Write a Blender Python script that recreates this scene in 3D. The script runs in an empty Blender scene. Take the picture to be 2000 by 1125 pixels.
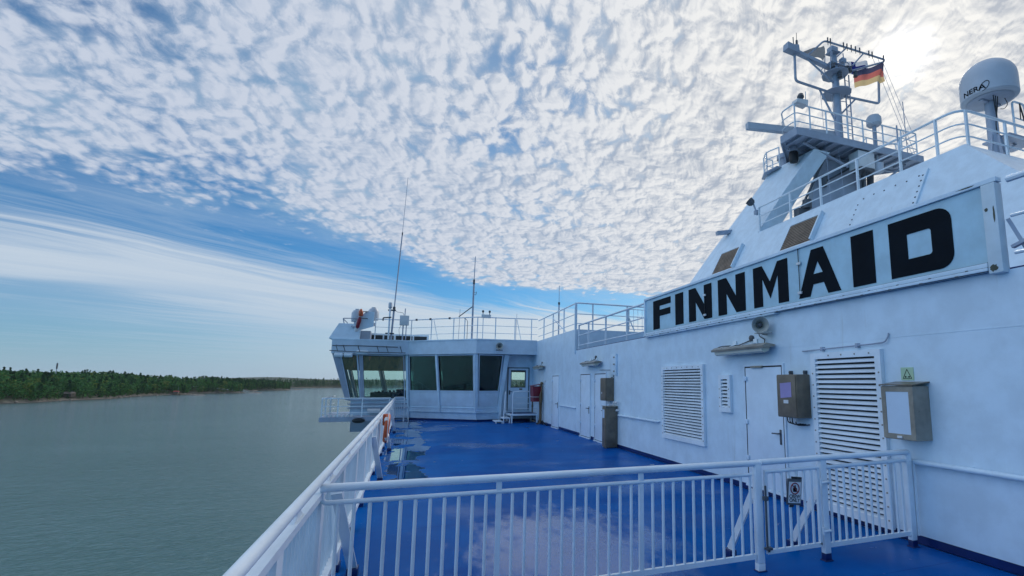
import bpy, bmesh, math, random
from mathutils import Vector, Matrix
rnd = random.Random(7)
R = math.radians
scene = bpy.context.scene
COL = scene.collection
WATER = -20.0
SUN_AZ, SUN_EL = 54.3, 30.8          # from +Y (bow) towards +X, degrees

# ------------------------------------------------------------------ materials
def mat_nodes(name):
    m = bpy.data.materials.new(name); m.use_nodes = True
    nt = m.node_tree; nt.nodes.clear()
    out = nt.nodes.new('ShaderNodeOutputMaterial')
    return m, nt, out

class NB:
    """small node builder"""
    def __init__(s, nt): s.nt = nt
    def n(s, t, **kw):
        o = s.nt.nodes.new(t)
        for k, v in kw.items(): setattr(o, k, v)
        return o
    def put(s, sock, v):
        if v is None: return
        if hasattr(v, 'is_output') or isinstance(v, bpy.types.NodeSocket): s.nt.links.new(v, sock)
        else:
            try: sock.default_value = v
            except Exception: sock.default_value = tuple(v) + (1.0,)
    def m(s, op, a, b=None, c=None, clamp=False):
        o = s.n('ShaderNodeMath', operation=op, use_clamp=clamp)
        for i, v in enumerate((a, b, c)): s.put(o.inputs[i], v)
        return o.outputs[0]
    def v(s, op, a, b=None, out=0):
        o = s.n('ShaderNodeVectorMath', operation=op)
        s.put(o.inputs[0], a)
        if b is not None: s.put(o.inputs[3] if op == 'SCALE' else o.inputs[1], b)
        return o.outputs['Value'] if op in ('DOT_PRODUCT', 'LENGTH', 'DISTANCE') else o.outputs[0]
    def mix(s, f, a, b, mode='MIX'):
        o = s.n('ShaderNodeMix', data_type='RGBA', blend_type=mode)
        s.put(o.inputs['Factor'], f); s.put(o.inputs[6], a); s.put(o.inputs[7], b)
        return o.outputs[2]
    def noise(s, vec, scale, detail=3.0, rough=0.5, dist=0.0, dim='3D'):
        o = s.n('ShaderNodeTexNoise', noise_dimensions=dim)
        s.put(o.inputs['Vector'], vec); s.put(o.inputs['Scale'], scale); s.put(o.inputs['Detail'], detail)
        s.put(o.inputs['Roughness'], rough); s.put(o.inputs['Distortion'], dist)
        return o.outputs[0]
    def step(s, x, lo, hi):
        o = s.n('ShaderNodeMapRange', interpolation_type='SMOOTHSTEP')
        s.put(o.inputs[0], x); s.put(o.inputs[1], lo); s.put(o.inputs[2], hi)
        return o.outputs[0]
    def pos(s): return s.n('ShaderNodeNewGeometry').outputs['Position']
    def xyz(s, vec):
        o = s.n('ShaderNodeSeparateXYZ'); s.put(o.inputs[0], vec); return o.outputs
    def comb(s, x, y, z):
        o = s.n('ShaderNodeCombineXYZ')
        for i, v in enumerate((x, y, z)): s.put(o.inputs[i], v)
        return o.outputs[0]
    def bump(s, h, strength, dist):
        o = s.n('ShaderNodeBump'); s.put(o.inputs['Strength'], strength); s.put(o.inputs['Distance'], dist)
        s.put(o.inputs['Height'], h); return o.outputs[0]
    def bsdf(s, out, color, rough, normal=None, metallic=0.0, coat=0.0, spec=0.5, **kw):
        o = s.n('ShaderNodeBsdfPrincipled')
        s.put(o.inputs['Base Color'], color if not isinstance(color, tuple) else color + (1,))
        s.put(o.inputs['Roughness'], rough); s.put(o.inputs['Metallic'], metallic)
        s.put(o.inputs['Coat Weight'], coat); s.put(o.inputs['Specular IOR Level'], spec)
        if normal is not None: s.put(o.inputs['Normal'], normal)
        for k, v in kw.items(): s.put(o.inputs[k], v)
        s.nt.links.new(o.outputs[0], out.inputs[0]); return o

def c4(c): return (c[0], c[1], c[2], 1.0)

def paint(name, col, rough=0.4, var=0.06, grime=0.0, grime_col=(.20, .15, .10), wave=0.0, scale=3.0, coat=0.0, spec=.5):
    m, nt, out = mat_nodes(name); b = NB(nt); p = b.pos()
    n1 = b.noise(p, scale, 4, .6)
    dark = tuple(c * (1 - 2.2 * var) for c in col); lite = tuple(min(1, c * (1 + var)) for c in col)
    c = b.mix(b.step(n1, .3, .7), c4(dark), c4(lite))
    if grime > 0:                                   # run-off streaks and rust freckles of their own shape
        s = b.v('MULTIPLY', p, (7.0, 7.0, .45))
        st = b.step(b.noise(s, 1.0, 4, .6), .60, .78)
        patch = b.step(b.noise(p, .7, 2, .5), .48, .68)
        c = b.mix(b.m('MULTIPLY', b.m('MULTIPLY', st, patch), grime), c, c4(grime_col))
        fr = b.step(b.noise(p, 26, 2, .5), .74, .80)
        c = b.mix(b.m('MULTIPLY', fr, grime * .8), c, c4(grime_col))
    nrm = None
    h = b.noise(p, 160, 2, .5)
    if wave > 0:
        h = b.m('ADD', b.m('MULTIPLY', h, .0012), b.m('MULTIPLY', b.noise(b.v('MULTIPLY', p, (1, 1, .8)), 1.3, 2, .5), wave))
        nrm = b.bump(h, 1.0, 1.0)
    else:
        nrm = b.bump(h, .12, .01)
    r = b.m('ADD', rough - .08, b.m('MULTIPLY', b.noise(p, 9, 3, .6), .16))
    b.bsdf(out, c, r, nrm, coat=coat, spec=spec)
    return m

M = {}
WHITE = (.615, .74, .84)
M['white'] = paint('white_ship_paint', WHITE, .36, .04, .48, (.36, .36, .32), wave=.014)
M['white_rail'] = paint('white_rail_paint', (.73, .80, .86), .35, .04, .10, (.45, .40, .33))
M['door'] = paint('door_paint', (.67, .77, .86), .38, .03, .25, (.45, .36, .26))
M['fascia'] = paint('fascia_paint', (.55, .65, .75), .4, .04, .12, (.3, .33, .36), wave=.006)
M['grey'] = paint('backlit_mast_grey', (.33, .38, .47), .45, .05, .2)  # grey with the mast's backlit shade put into the colour
M['darkgrey'] = paint('dark_fitting_paint', (.075, .085, .10), .5, .1)
M['black'] = paint('black_rubber', (.012, .013, .016), .55, .1)
M['letter'] = paint('black_letter_paint', (.004, .008, .013), .75, .1, spec=.12)
M['stained'] = paint('stained_white_paint', (.58, .68, .74), .5, .05, .95, (.10, .12, .09))
M['sign'] = paint('sign_blue_paint', (.40, .60, .71), .45, .06, .18, (.25, .36, .44))
M['bluekick'] = paint('dark_blue_paint', (.003, .020, .12), .35, .1)
M['brownbox'] = paint('weathered_steel_cabinet', (.175, .14, .10), .38, .16, .5, (.07, .05, .035), coat=.1)
M['steel'] = paint('dull_stainless', (.29, .26, .21), .3, .14, .3, (.09, .07, .05))
M['red'] = paint('red_paint', (.20, .008, .022), .4, .1, .2, (.08, .01, .01))
M['orange'] = paint('orange_plastic', (.55, .10, .03), .45, .08)
M['lampbody'] = paint('ivory_lamp_housing', (.40, .41, .38), .45, .08, .5, (.16, .13, .09))
M['lamptube'] = paint('milky_diffuser', (.60, .59, .50), .25, .03)
M['slat'] = paint('rusty_brown_slats', (.27, .20, .15), .55, .12, .5, (.10, .06, .04))
M['brass'] = paint('worn_strap', (.16, .10, .045), .5, .15)
M['paper'] = paint('lilac_paper', (.34, .28, .52), .6, .05)
M['notice'] = paint('white_notice_board', (.55, .66, .78), .2, .02)
M['signgreen'] = paint('pale_green_vinyl', (.42, .58, .40), .4, .04)
M['signwhite'] = paint('white_plastic', (.66, .67, .68), .4, .03)
M['dirt'] = paint('rust_grime', (.075, .085, .06), .7, .25, .7, (.03, .02, .012))
M['dome'] = paint('radome_shell', (.45, .49, .55), .45, .02)
M['flagwhite'] = paint('flag_white_cloth', (.62, .63, .66), .8, .05)
M['flagblue'] = paint('flag_navy_cloth', (.02, .03, .12), .8, .05)
M['rock'] = paint('shore_rock', (.20, .17, .145), .8, .2, scale=.25)
M['wood'] = paint('grey_boards', (.14, .12, .10), .8, .2)
M['redroof'] = paint('red_roof_sheet', (.28, .05, .035), .6, .1)

def cloth(name, col):
    m, nt, out = mat_nodes(name); b = NB(nt)
    d = b.n('ShaderNodeBsdfDiffuse'); t = b.n('ShaderNodeBsdfTranslucent'); mx = b.n('ShaderNodeMixShader')
    d.inputs[0].default_value = c4(col); t.inputs[0].default_value = c4(col); mx.inputs[0].default_value = .70
    nt.links.new(d.outputs[0], mx.inputs[1]); nt.links.new(t.outputs[0], mx.inputs[2]); nt.links.new(mx.outputs[0], out.inputs[0])
    return m
M['f_black'] = cloth('flag_black', (.10, .10, .17)); M['f_red'] = cloth('flag_red', (.70, .20, .17)); M['f_gold'] = cloth('flag_gold', (.80, .58, .30))
M['f_white'] = cloth('flag_white', (.62, .64, .70)); M['f_blue'] = cloth('flag_blue', (.02, .03, .18)); M['f_grey'] = cloth('flag_grey', (.22, .24, .27))

def deck_mat():
    m, nt, out = mat_nodes('blue_deck_paint'); b = NB(nt); p = b.pos()
    X = b.xyz(p)
    n = b.noise(p, .9, 5, .6); n2 = b.noise(p, 7, 4, .6)
    col = b.mix(b.step(n, .3, .75), (.0002, .076, .30, 1), (.0004, .108, .385, 1))
    scuff = b.m('MULTIPLY', b.step(b.noise(b.v('MULTIPLY', p, (1.2, .5, 1)), 3.2, 6, .7), .55, .80), .38)
    col = b.mix(scuff, col, (.008, .135, .38, 1))
    patch = b.step(b.noise(p, .55, 2, .4), .60, .63)                   # touched-up paint
    col = b.mix(b.m('MULTIPLY', patch, .30), col, (.0006, .045, .26, 1))
    speck = b.step(b.noise(p, 30, 2, .5), .74, .79)
    col = b.mix(b.m('MULTIPLY', speck, .40), col, (.10, .17, .34, 1))
    seam = b.m('LESS_THAN', b.m('ABSOLUTE', b.m('SUBTRACT', b.m('FRACT', b.m('DIVIDE', b.m('ADD', X[1], .9), 3.1)), .5)), .0028)
    seam2 = b.m('LESS_THAN', b.m('ABSOLUTE', b.m('SUBTRACT', X[0], 2.55)), .007)
    seam = b.m('MAXIMUM', seam, seam2)
    col = b.mix(b.m('MULTIPLY', seam, .35), col, (.0005, .03, .20, 1))
    # water lying in the low strip beside the side rail
    near = b.m('SUBTRACT', 1.0, b.step(b.m('ABSOLUTE', b.m('SUBTRACT', X[0], -.05)), .20, .95))
    pud = b.noise(b.v('MULTIPLY', p, (1.0, .75, 1)), 1.25, 3, .5)
    mask = b.step(b.m('ADD', pud, b.m('MULTIPLY', b.m('MULTIPLY', near, b.step(X[1], 8.6, 10.5)), .26)), .70, .715)
    # a thin film of rain, drying out in patches
    c0 = b.v('MULTIPLY', b.v('SUBTRACT', p, (1.75, 5.3, 0)), (.55, .34, 1)); r0 = b.v('LENGTH', c0)
    film = b.step(b.m('SUBTRACT', b.m('ADD', b.noise(b.v('MULTIPLY', p, (1.0, .45, 1)), 2.6, 5, .62), .16), b.m('MULTIPLY', r0, .55)), .22, .50)
    film = b.m('MAXIMUM', film, b.m('MULTIPLY', b.step(b.noise(p, .38, 3, .5), .52, .66), .40))
    col = b.mix(b.m('MULTIPLY', mask, .6), col, (.0008, .024, .16, 1))
    wet = b.m('MAXIMUM', mask, film)
    rough = b.m('ADD', .17, b.m('MULTIPLY', n2, .15))
    rough = b.m('ADD', b.m('MULTIPLY', rough, b.m('SUBTRACT', 1.0, mask)), b.m('MULTIPLY', mask, .012))
    h = b.m('MULTIPLY', b.m('ADD', b.m('MULTIPLY', b.noise(p, 55, 3, .6), .0012), b.m('MULTIPLY', b.noise(p, 1.6, 3, .5), .008)), b.m('SUBTRACT', 1.0, mask))
    h = b.m('ADD', h, b.m('MULTIPLY', seam, .002))
    nr = b.bump(h, .55, 1.0)
    d = b.n('ShaderNodeBsdfDiffuse'); b.put(d.inputs['Color'], col); b.put(d.inputs['Normal'], nr)
    g = b.n('ShaderNodeBsdfGlossy'); g.inputs['Color'].default_value = (1, 1, 1, 1); b.put(g.inputs['Roughness'], rough); b.put(g.inputs['Normal'], nr)
    fr = b.n('ShaderNodeFresnel'); fr.inputs[0].default_value = 1.45; b.put(fr.inputs['Normal'], nr)
    k = b.m('MULTIPLY', fr.outputs[0], b.m('ADD', .20, b.m('MULTIPLY', wet, 1.15)), clamp=True)
    mx = b.n('ShaderNodeMixShader'); b.put(mx.inputs[0], k); nt.links.new(d.outputs[0], mx.inputs[1]); nt.links.new(g.outputs[0], mx.inputs[2]); nt.links.new(mx.outputs[0], out.inputs[0])
    return m
M['deck'] = deck_mat()

def water_mat():
    m, nt, out = mat_nodes('sea_water'); b = NB(nt); p = b.pos()
    w1 = b.noise(b.v('MULTIPLY', p, (.7, 1.1, 1)), .36, 5, .62, .5)
    w2 = b.noise(b.v('MULTIPLY', p, (.75, 1.3, 1)), .06, 4, .5, .3)
    w3 = b.noise(b.v('MULTIPLY', p, (.7, 1.1, 1)), 1.25, 4, .65, .6)
    h = b.m('ADD', b.m('MULTIPLY', w1, .50), b.m('ADD', b.m('MULTIPLY', w2, .25), b.m('MULTIPLY', w3, .28)))
    big = b.noise(b.v('MULTIPLY', p, (1, .35, 1)), .008, 3, .5)
    h = b.m('MULTIPLY', h, b.m('ADD', .55, b.m('MULTIPLY', b.noise(b.v('MULTIPLY', p, (.5, 1, 1)), .022, 4, .6), .95)))
    col = b.mix(b.step(big, .35, .65), (.044, .118, .126, 1), (.058, .146, .156, 1))
    b.bsdf(out, col, .07, b.bump(h, .95, 1.0), spec=.5, IOR=1.33)
    return m
M['water'] = water_mat()

def land_mat():
    m, nt, out = mat_nodes('shore_ground'); b = NB(nt); p = b.pos(); X = b.xyz(p)
    n = b.noise(p, .12, 5, .65)
    rock = b.mix(b.step(n, .40, .60), (.045, .050, .040, 1), (.17, .155, .135, 1))
    soil = b.mix(b.step(b.noise(p, .05, 4, .6), .4, .6), (.020, .036, .014, 1), (.045, .06, .022, 1))
    up = b.step(b.m('ADD', X[2], b.m('MULTIPLY', n, 7.0)), WATER + 4.2, WATER + 9.0)
    c = b.mix(up, rock, soil)
    c = b.mix(b.step(X[2], WATER + .9, WATER + .3), c, (.03, .03, .027, 1))
    b.bsdf(out, c, .85, b.bump(n, .6, 1.5))
    return m
M['land'] = land_mat()

def leaf_mat():
    m, nt, out = mat_nodes('wood_foliage'); b = NB(nt)
    a = b.n('ShaderNodeAttribute', attribute_name='tone')
    d = b.n('ShaderNodeBsdfDiffuse'); t = b.n('ShaderNodeBsdfTranslucent'); mx = b.n('ShaderNodeMixShader')
    nt.links.new(a.outputs[0], d.inputs[0]); nt.links.new(a.outputs[0], t.inputs[0]); mx.inputs[0].default_value = .3
    nt.links.new(d.outputs[0], mx.inputs[1]); nt.links.new(t.outputs[0], mx.inputs[2]); nt.links.new(mx.outputs[0], out.inputs[0])
    return m
M['leaf'] = leaf_mat()

def glass(name, tint, refl_rough=.02, dark=None):
    m, nt, out = mat_nodes(name); b = NB(nt)
    g = b.n('ShaderNodeBsdfGlossy'); g.inputs['Roughness'].default_value = refl_rough
    g.inputs[0].default_value = (.9, .95, .95, 1)
    if dark is None:
        t = b.n('ShaderNodeBsdfTransparent'); t.inputs[0].default_value = c4(tint)
    else:
        t = b.n('ShaderNodeBsdfPrincipled'); t.inputs['Roughness'].default_value = .1
        nz = b.noise(b.pos(), 1.1, 3, .6)
        nt.links.new(b.mix(b.step(nz, .35, .7), c4(dark), c4(tint)), t.inputs['Base Color'])
    fr = b.n('ShaderNodeFresnel'); fr.inputs[0].default_value = 1.5
    mx = b.n('ShaderNodeMixShader'); nt.links.new(fr.outputs[0], mx.inputs[0])
    nt.links.new(t.outputs[0], mx.inputs[1]); nt.links.new(g.outputs[0], mx.inputs[2]); nt.links.new(mx.outputs[0], out.inputs[0])
    return m
M['glass'] = glass('clear_window_glass', (.88, .96, .93))
M['tinted'] = glass('tinted_bridge_glass', (.30, .52, .48))
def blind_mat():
    m, nt, out = mat_nodes('blind_painted_reflections'); b = NB(nt); p = b.pos()
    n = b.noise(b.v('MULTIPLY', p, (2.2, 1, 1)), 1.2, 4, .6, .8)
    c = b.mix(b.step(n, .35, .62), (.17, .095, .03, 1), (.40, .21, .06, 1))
    c = b.mix(b.step(b.noise(b.v('MULTIPLY', p, (3, 1, .7)), 1.0, 4, .7, 1.0), .60, .72), c, (.85, .22, .07, 1))  # orange reflections of the panes, painted into the blind's colour
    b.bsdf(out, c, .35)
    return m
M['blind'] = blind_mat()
M['curtain'] = paint('green_black_blind', (.07, .13, .105), .5, .25, scale=1.2)
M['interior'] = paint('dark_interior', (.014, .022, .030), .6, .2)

# ------------------------------------------------------------------ mesh builder
class MB:
    def __init__(s): s.v = []; s.f = []; s.mi = []; s.cur = 0
    def add(s, vs, fs):
        o = len(s.v); s.v += [tuple(x) for x in vs]
        for f in fs: s.f.append([i + o for i in f]); s.mi.append(s.cur)
        return s
    def box(s, lo, hi, bev=0.0):
        lo, hi = Vector(lo), Vector(hi)
        lo, hi = Vector([min(a, b) for a, b in zip(lo, hi)]), Vector([max(a, b) for a, b in zip(lo, hi)])
        if bev > 0:
            bm = bmesh.new(); bmesh.ops.create_cube(bm, size=1)
            for v in bm.verts: v.co = Vector([lo[i] + (v.co[i] + .5) * (hi[i] - lo[i]) for i in range(3)])
            bmesh.ops.bevel(bm, geom=bm.edges[:], offset=bev, segments=2, affect='EDGES', profile=.6)
            bm.verts.ensure_lookup_table()
            s.add([v.co for v in bm.verts], [[v.index for v in f.verts] for f in bm.faces]); bm.free(); return s
        x0, y0, z0 = lo; x1, y1, z1 = hi
        return s.add([(x0, y0, z0), (x1, y0, z0), (x1, y1, z0), (x0, y1, z0), (x0, y0, z1), (x1, y0, z1), (x1, y1, z1), (x0, y1, z1)],
                     [[3, 2, 1, 0], [4, 5, 6, 7], [0, 1, 5, 4], [1, 2, 6, 5], [2, 3, 7, 6], [3, 0, 4, 7]])
    def prism(s, poly, ext):
        n = len(poly); e = Vector(ext); P = [Vector(p) for p in poly]
        # face winding does not matter for the renderer but keep it consistent
        return s.add(P + [p + e for p in P], [list(range(n))[::-1], list(range(n, 2 * n))] + [[i, (i + 1) % n, (i + 1) % n + n, i + n] for i in range(n)])
    def bar(s, a, b, w, h, up=(0, 0, 1)):
        a, b = Vector(a), Vector(b); d = (b - a).normalized(); u = Vector(up)
        if abs(d.dot(u)) > .98: u = Vector((0, 1, 0))
        r = d.cross(u).normalized() * (w / 2); u = r.cross(d).normalized() * (h / 2)
        return s.prism([a - r - u, a + r - u, a + r + u, a - r + u], b - a)
    def tube(s, pts, r, n=8, closed=False, r2=None):
        P = [Vector(p) for p in pts]; k = len(P)
        T = []
        for i in range(k):
            if closed: d = (P[(i + 1) % k] - P[i - 1])
            else: d = (P[min(i + 1, k - 1)] - P[max(i - 1, 0)])
            T.append(d.normalized())
        u = Vector((0, 0, 1)) if abs(T[0].z) < .9 else Vector((1, 0, 0))
        u = (u - T[0] * u.dot(T[0])).normalized(); vs = []
        for i in range(k):
            u = (u - T[i] * u.dot(T[i])).normalized(); w = T[i].cross(u)
            rr = r if r2 is None else r + (r2 - r) * i / (k - 1)
            sc = 1.0
            if 0 < i < k - 1 or closed:
                a = (P[i] - P[i - 1]).normalized(); sc = 1 / max(.5, a.dot(T[i]))
            for j in range(n):
                t = 2 * math.pi * j / n
                vs.append(P[i] + (u * math.cos(t) + w * math.sin(t)) * rr * (sc if sc < 1.3 else 1.3))
        fs = []
        for i in range(k if closed else k - 1):
            for j in range(n):
                a = i * n + j; b_ = i * n + (j + 1) % n; c = ((i + 1) % k) * n + (j + 1) % n; d = ((i + 1) % k) * n + j
                fs.append([a, b_, c, d])
        if not closed: fs += [list(range(n))[::-1], [(k - 1) * n + j for j in range(n)]]
        return s.add(vs, fs)
    def lathe(s, base, prof, n=20, axis=(0, 0, 1)):
        ax = Vector(axis).normalized(); q = Vector((0, 0, 1)).rotation_difference(ax); B = Vector(base); vs = []
        for r, z in prof:
            for j in range(n):
                t = 2 * math.pi * j / n; vs.append(B + q @ Vector((r * math.cos(t), r * math.sin(t), z)))
        k = len(prof); fs = [[i * n + j, i * n + (j + 1) % n, (i + 1) * n + (j + 1) % n, (i + 1) * n + j] for i in range(k - 1) for j in range(n)]
        if prof[0][0] > 1e-4: fs.append(list(range(n))[::-1])
        if prof[-1][0] > 1e-4: fs.append([(k - 1) * n + j for j in range(n)])
        return s.add(vs, fs)
    def cyl(s, a, b, r, n=14):
        a, b = Vector(a), Vector(b); L = (b - a).length
        return s.lathe(a, [(r, 0), (r, L)], n, b - a)

def fillet(pts, rad, seg=5):
    P = [Vector(p) for p in pts]; out = [P[0]]
    for i in range(1, len(P) - 1):
        a = (P[i - 1] - P[i]); b = (P[i + 1] - P[i]); r = min(rad, a.length * .45, b.length * .45)
        p0 = P[i] + a.normalized() * r; p1 = P[i] + b.normalized() * r
        for k in range(seg + 1):
            t = k / seg; out.append(p0 * (1 - t) ** 2 + P[i] * 2 * t * (1 - t) + p1 * t * t)
    out.append(P[-1]); return out

WLOC = {}
def build(name, mb, mat, parent=None, label=None, cat=None, group=None, kind=None, smooth=True, origin=None, recalc=True):
    """links one mesh object; its origin sits at the middle of its underside"""
    vs = mb.v
    lo = [min(v[i] for v in vs) for i in range(3)]; hi = [max(v[i] for v in vs) for i in range(3)]
    org = Vector(origin) if origin is not None else Vector(((lo[0] + hi[0]) / 2, (lo[1] + hi[1]) / 2, lo[2]))
    me = bpy.data.meshes.new(name)
    me.from_pydata([Vector(v) - org for v in vs], [], mb.f)
    mats = mat if isinstance(mat, (list, tuple)) else [mat]
    for k in mats: me.materials.append(M[k] if isinstance(k, str) else k)
    if len(mats) > 1: me.polygons.foreach_set('material_index', mb.mi)
    if recalc:
        bm = bmesh.new(); bm.from_mesh(me); bmesh.ops.recalc_face_normals(bm, faces=bm.faces[:]); bm.to_mesh(me); bm.free()
    if smooth:
        me.polygons.foreach_set('use_smooth', [True] * len(me.polygons)); me.set_sharp_from_angle(angle=R(38))
    me.update()
    o = bpy.data.objects.new(name, me); COL.objects.link(o)
    WLOC[o] = org
    if parent: o.parent = parent; o.location = org - WLOC[parent]
    else: o.location = org
    tag(o, label, cat, group, kind)
    return o
def tag(o, label=None, cat=None, group=None, kind=None):
    if label: o['label'] = label
    if cat: o['category'] = cat
    if group: o['group'] = group
    if kind: o['kind'] = kind
    return o
def thing(name, loc, label, cat, group=None):
    o = bpy.data.objects.new(name, None); COL.objects.link(o); o.location = loc; o.empty_display_size = .2
    WLOC[o] = Vector(loc); return tag(o, label, cat, group)
def inst(src, parent, wloc):
    """another copy of a part (shared mesh)"""
    c = src.copy(); COL.objects.link(c); c.parent = parent; WLOC[c] = Vector(wloc)
    c.location = Vector(wloc) - (WLOC[parent] if parent else Vector((0, 0, 0))); return c
def copy_thing(root, delta, label):
    """a thing, its parts and their sub-parts, moved by delta"""
    def rec(o, par):
        c = o.copy(); COL.objects.link(c); WLOC[c] = WLOC[o] + Vector(delta)
        if par: c.parent = par
        for ch in [k for k in list(COL.objects) if k.parent == o]: rec(ch, c)
        return c
    r = rec(root, None); r.location = WLOC[r]; r['label'] = label; return r
def text_mesh(body, size, depth, align='CENTER'):
    cu = bpy.data.curves.new('lettering', 'FONT'); cu.body = body; cu.size = size; cu.extrude = depth; cu.align_x = align; cu.align_y = 'CENTER'
    cu.offset = size * .012
    o = bpy.data.objects.new('lettering_tmp', cu); COL.objects.link(o)
    dg = bpy.context.evaluated_depsgraph_get(); me = bpy.data.meshes.new_from_object(o.evaluated_get(dg))
    vs = [v.co.copy() for v in me.vertices]; fs = [list(p.vertices) for p in me.polygons]
    bpy.data.objects.remove(o); bpy.data.curves.remove(cu); bpy.data.meshes.remove(me)
    return vs, fs

# ------------------------------------------------------------------ camera
F, CX, CY = 971.4, 1173.0, 612.9
yaw, pit, rol = R(20.80), R(7.86), R(0.25)
fw = Vector((math.sin(yaw) * math.cos(pit), math.cos(yaw) * math.cos(pit), math.sin(pit)))
rt = Vector((math.cos(yaw), -math.sin(yaw), 0)); up = rt.cross(fw)
r2 = rt * math.cos(rol) + up * math.sin(rol); u2 = up * math.cos(rol) - rt * math.sin(rol)
cam = bpy.data.cameras.new('camera'); co = bpy.data.objects.new('camera', cam); COL.objects.link(co)
co.matrix_world = Matrix(((r2.x, u2.x, -fw.x, 0), (r2.y, u2.y, -fw.y, 0), (r2.z, u2.z, -fw.z, 1.8), (0, 0, 0, 1)))
cam.sensor_width = 36; cam.lens = 36 * F / 2000; cam.shift_x = -(CX - 1000) / 2000; cam.shift_y = (CY - 562.5) / 2000
cam.clip_start = .05; cam.clip_end = 40000
scene.camera = co

# ------------------------------------------------------------------ water, ship's side, deck
mb = MB(); mb.add([(-16000, -9000, WATER), (16000, -9000, WATER), (16000, 22000, WATER), (-16000, 22000, WATER)], [[0, 1, 2, 3]])
build('water', mb, 'water', kind='structure', smooth=False)
mb = MB(); mb.box((-.80, -10, -.35), (5.5, 26.2, 0)); build('deck', mb, 'deck', kind='structure', smooth=False)
mb = MB(); mb.box((-.95, -60, WATER - .5), (30, 27.5, -.36)); build('ship_hull', mb, 'white', label='white steel ship side below the blue open deck', cat='ship', smooth=False)

# ------------------------------------------------------------------ deckhouse with doors and louvres
WX = 5.5
dh = thing('deckhouse', (12, 8, 0), 'long white deckhouse wall with doors and louvres beside the blue deck', 'ship superstructure')
mb = MB(); mb.box((WX, -12, .1), (30, 17.0, 2.93)); mb.box((WX, 17.0, .1), (30, 23.8, 3.70)); mb.box((6.6, 23.8, .1), (30, 29, 3.70)); mb.box((WX, 23.8, 3.07), (6.6, 29, 3.70))
build('wall', mb, 'white', dh, smooth=False)
mb = MB(); mb.box((WX + .012, -12, .002), (29.9, 28.9, .1)); build('plinth', mb, 'bluekick', dh, smooth=False)
mb = MB(); mb.box((WX + .02, -12, 2.935), (29.5, 16.98, 2.95)); build('upper_deck', mb, 'bluekick', dh, smooth=False)
# welded seams of the plating (one part)
mb = MB()
for y in (7.05 + 5.1, 16.9, 18.2, 1.2, -2.0): mb.box((WX - .003, y - .006, .1), (WX, y + .006, 2.93))
mb.box((WX - .003, -12, 2.36), (WX, 7.9, 2.372))
build('weld_seam', mb, 'white', dh, smooth=False)
# vertical edge plate where the wall steps up
mb = MB(); mb.box((WX - .04, 16.95, 2.86), (WX + .02, 17.03, 4.66)); mb.prism([(WX - .04, 16.95, 2.86), (WX - .04, 17.03, 2.86), (WX - .005, 17.0, 2.78)], (.03, 0, 0))
build('edge_post', mb, 'white', dh, smooth=False)

def make_door(y0, y1, z0, z1, hinge_near, label=None, sill=.03, closer=False):
    t = .022
    d = MB(); d.box((WX - t, y0, z0), (WX - .002, y1, z1), .006)
    o = build('door', d, 'door', dh, label=label)
    fr = MB(); w = .055                                  # frame: angle trim round the leaf with dark joint
    fr.box((WX - .024, y0 - w, z0 - .02), (WX - .001, y0 - .020, z1 + w)); fr.box((WX - .024, y1 + .020, z0 - .02), (WX - .001, y1 + w, z1 + w))
    fr.box((WX - .0235, y0 - .020, z1 + .024), (WX - .001, y1 + .020, z1 + w))
    fr.box((WX - .050, y0 - w, z0 - .05), (WX - .001, y1 + w, z0 - .021))
    build('door_frame', fr, 'door', o, smooth=False)
    g = MB(); g.box((WX - .0205, y0 - .0195, z0), (WX - .0012, y0 - .0005, z1)); g.box((WX - .0205, y1 + .0005, z0), (WX - .0012, y1 + .0195, z1)); g.box((WX - .0206, y0 - .0195, z1 + .0005), (WX - .0012, y1 + .0195, z1 + .0235))
    build('seal', g, 'black', o, smooth=False)
    hy = y1 if not hinge_near else y0
    oy = y0 if not hinge_near else y1
    for zz in (z0 + .38, z0 + .98, z1 - .22):
        h = MB(); h.box((WX - .055, hy - .045, zz), (WX - .022, hy + .03, zz + .075), .006); h.cyl((WX - .05, hy + (.012 if not hinge_near else -.012), zz - .01), (WX - .05, hy + (.012 if not hinge_near else -.012), zz + .085), .012, 8)
        build('hinge', h, 'door', o)
    s = -1 if oy == y1 else 1
    hb = MB(); hz = z0 + (z1 - z0) * .46
    hb.box((WX - .034, oy + s * .045, hz - .17), (WX - .022, oy + s * .085, hz + .06), .004)
    hb.cyl((WX - .03, oy + s * .065, hz), (WX - .085, oy + s * .065, hz), .011, 8); hb.tube([(WX - .08, oy + s * .06, hz), (WX - .082, oy + s * .20, hz - .004)], .011, 8)
    build('handle', hb, 'darkgrey', o)
    if closer:
        c = MB(); c.box((WX - .06, y0 + .42, z1 - .005), (WX - .023, y1 - .18, z1 + .030), .008); build('rain_gutter', c, 'steel', o)
    return o
make_door(6.38, 7.28, .13, 2.06, False, 'wide white door between the two louvres', closer=True)
make_door(13.97, 14.90, .05, 2.05, False); make_door(15.37, 16.31, .05, 2.05, False); make_door(19.05, 19.95, .05, 2.04, False)

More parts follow.
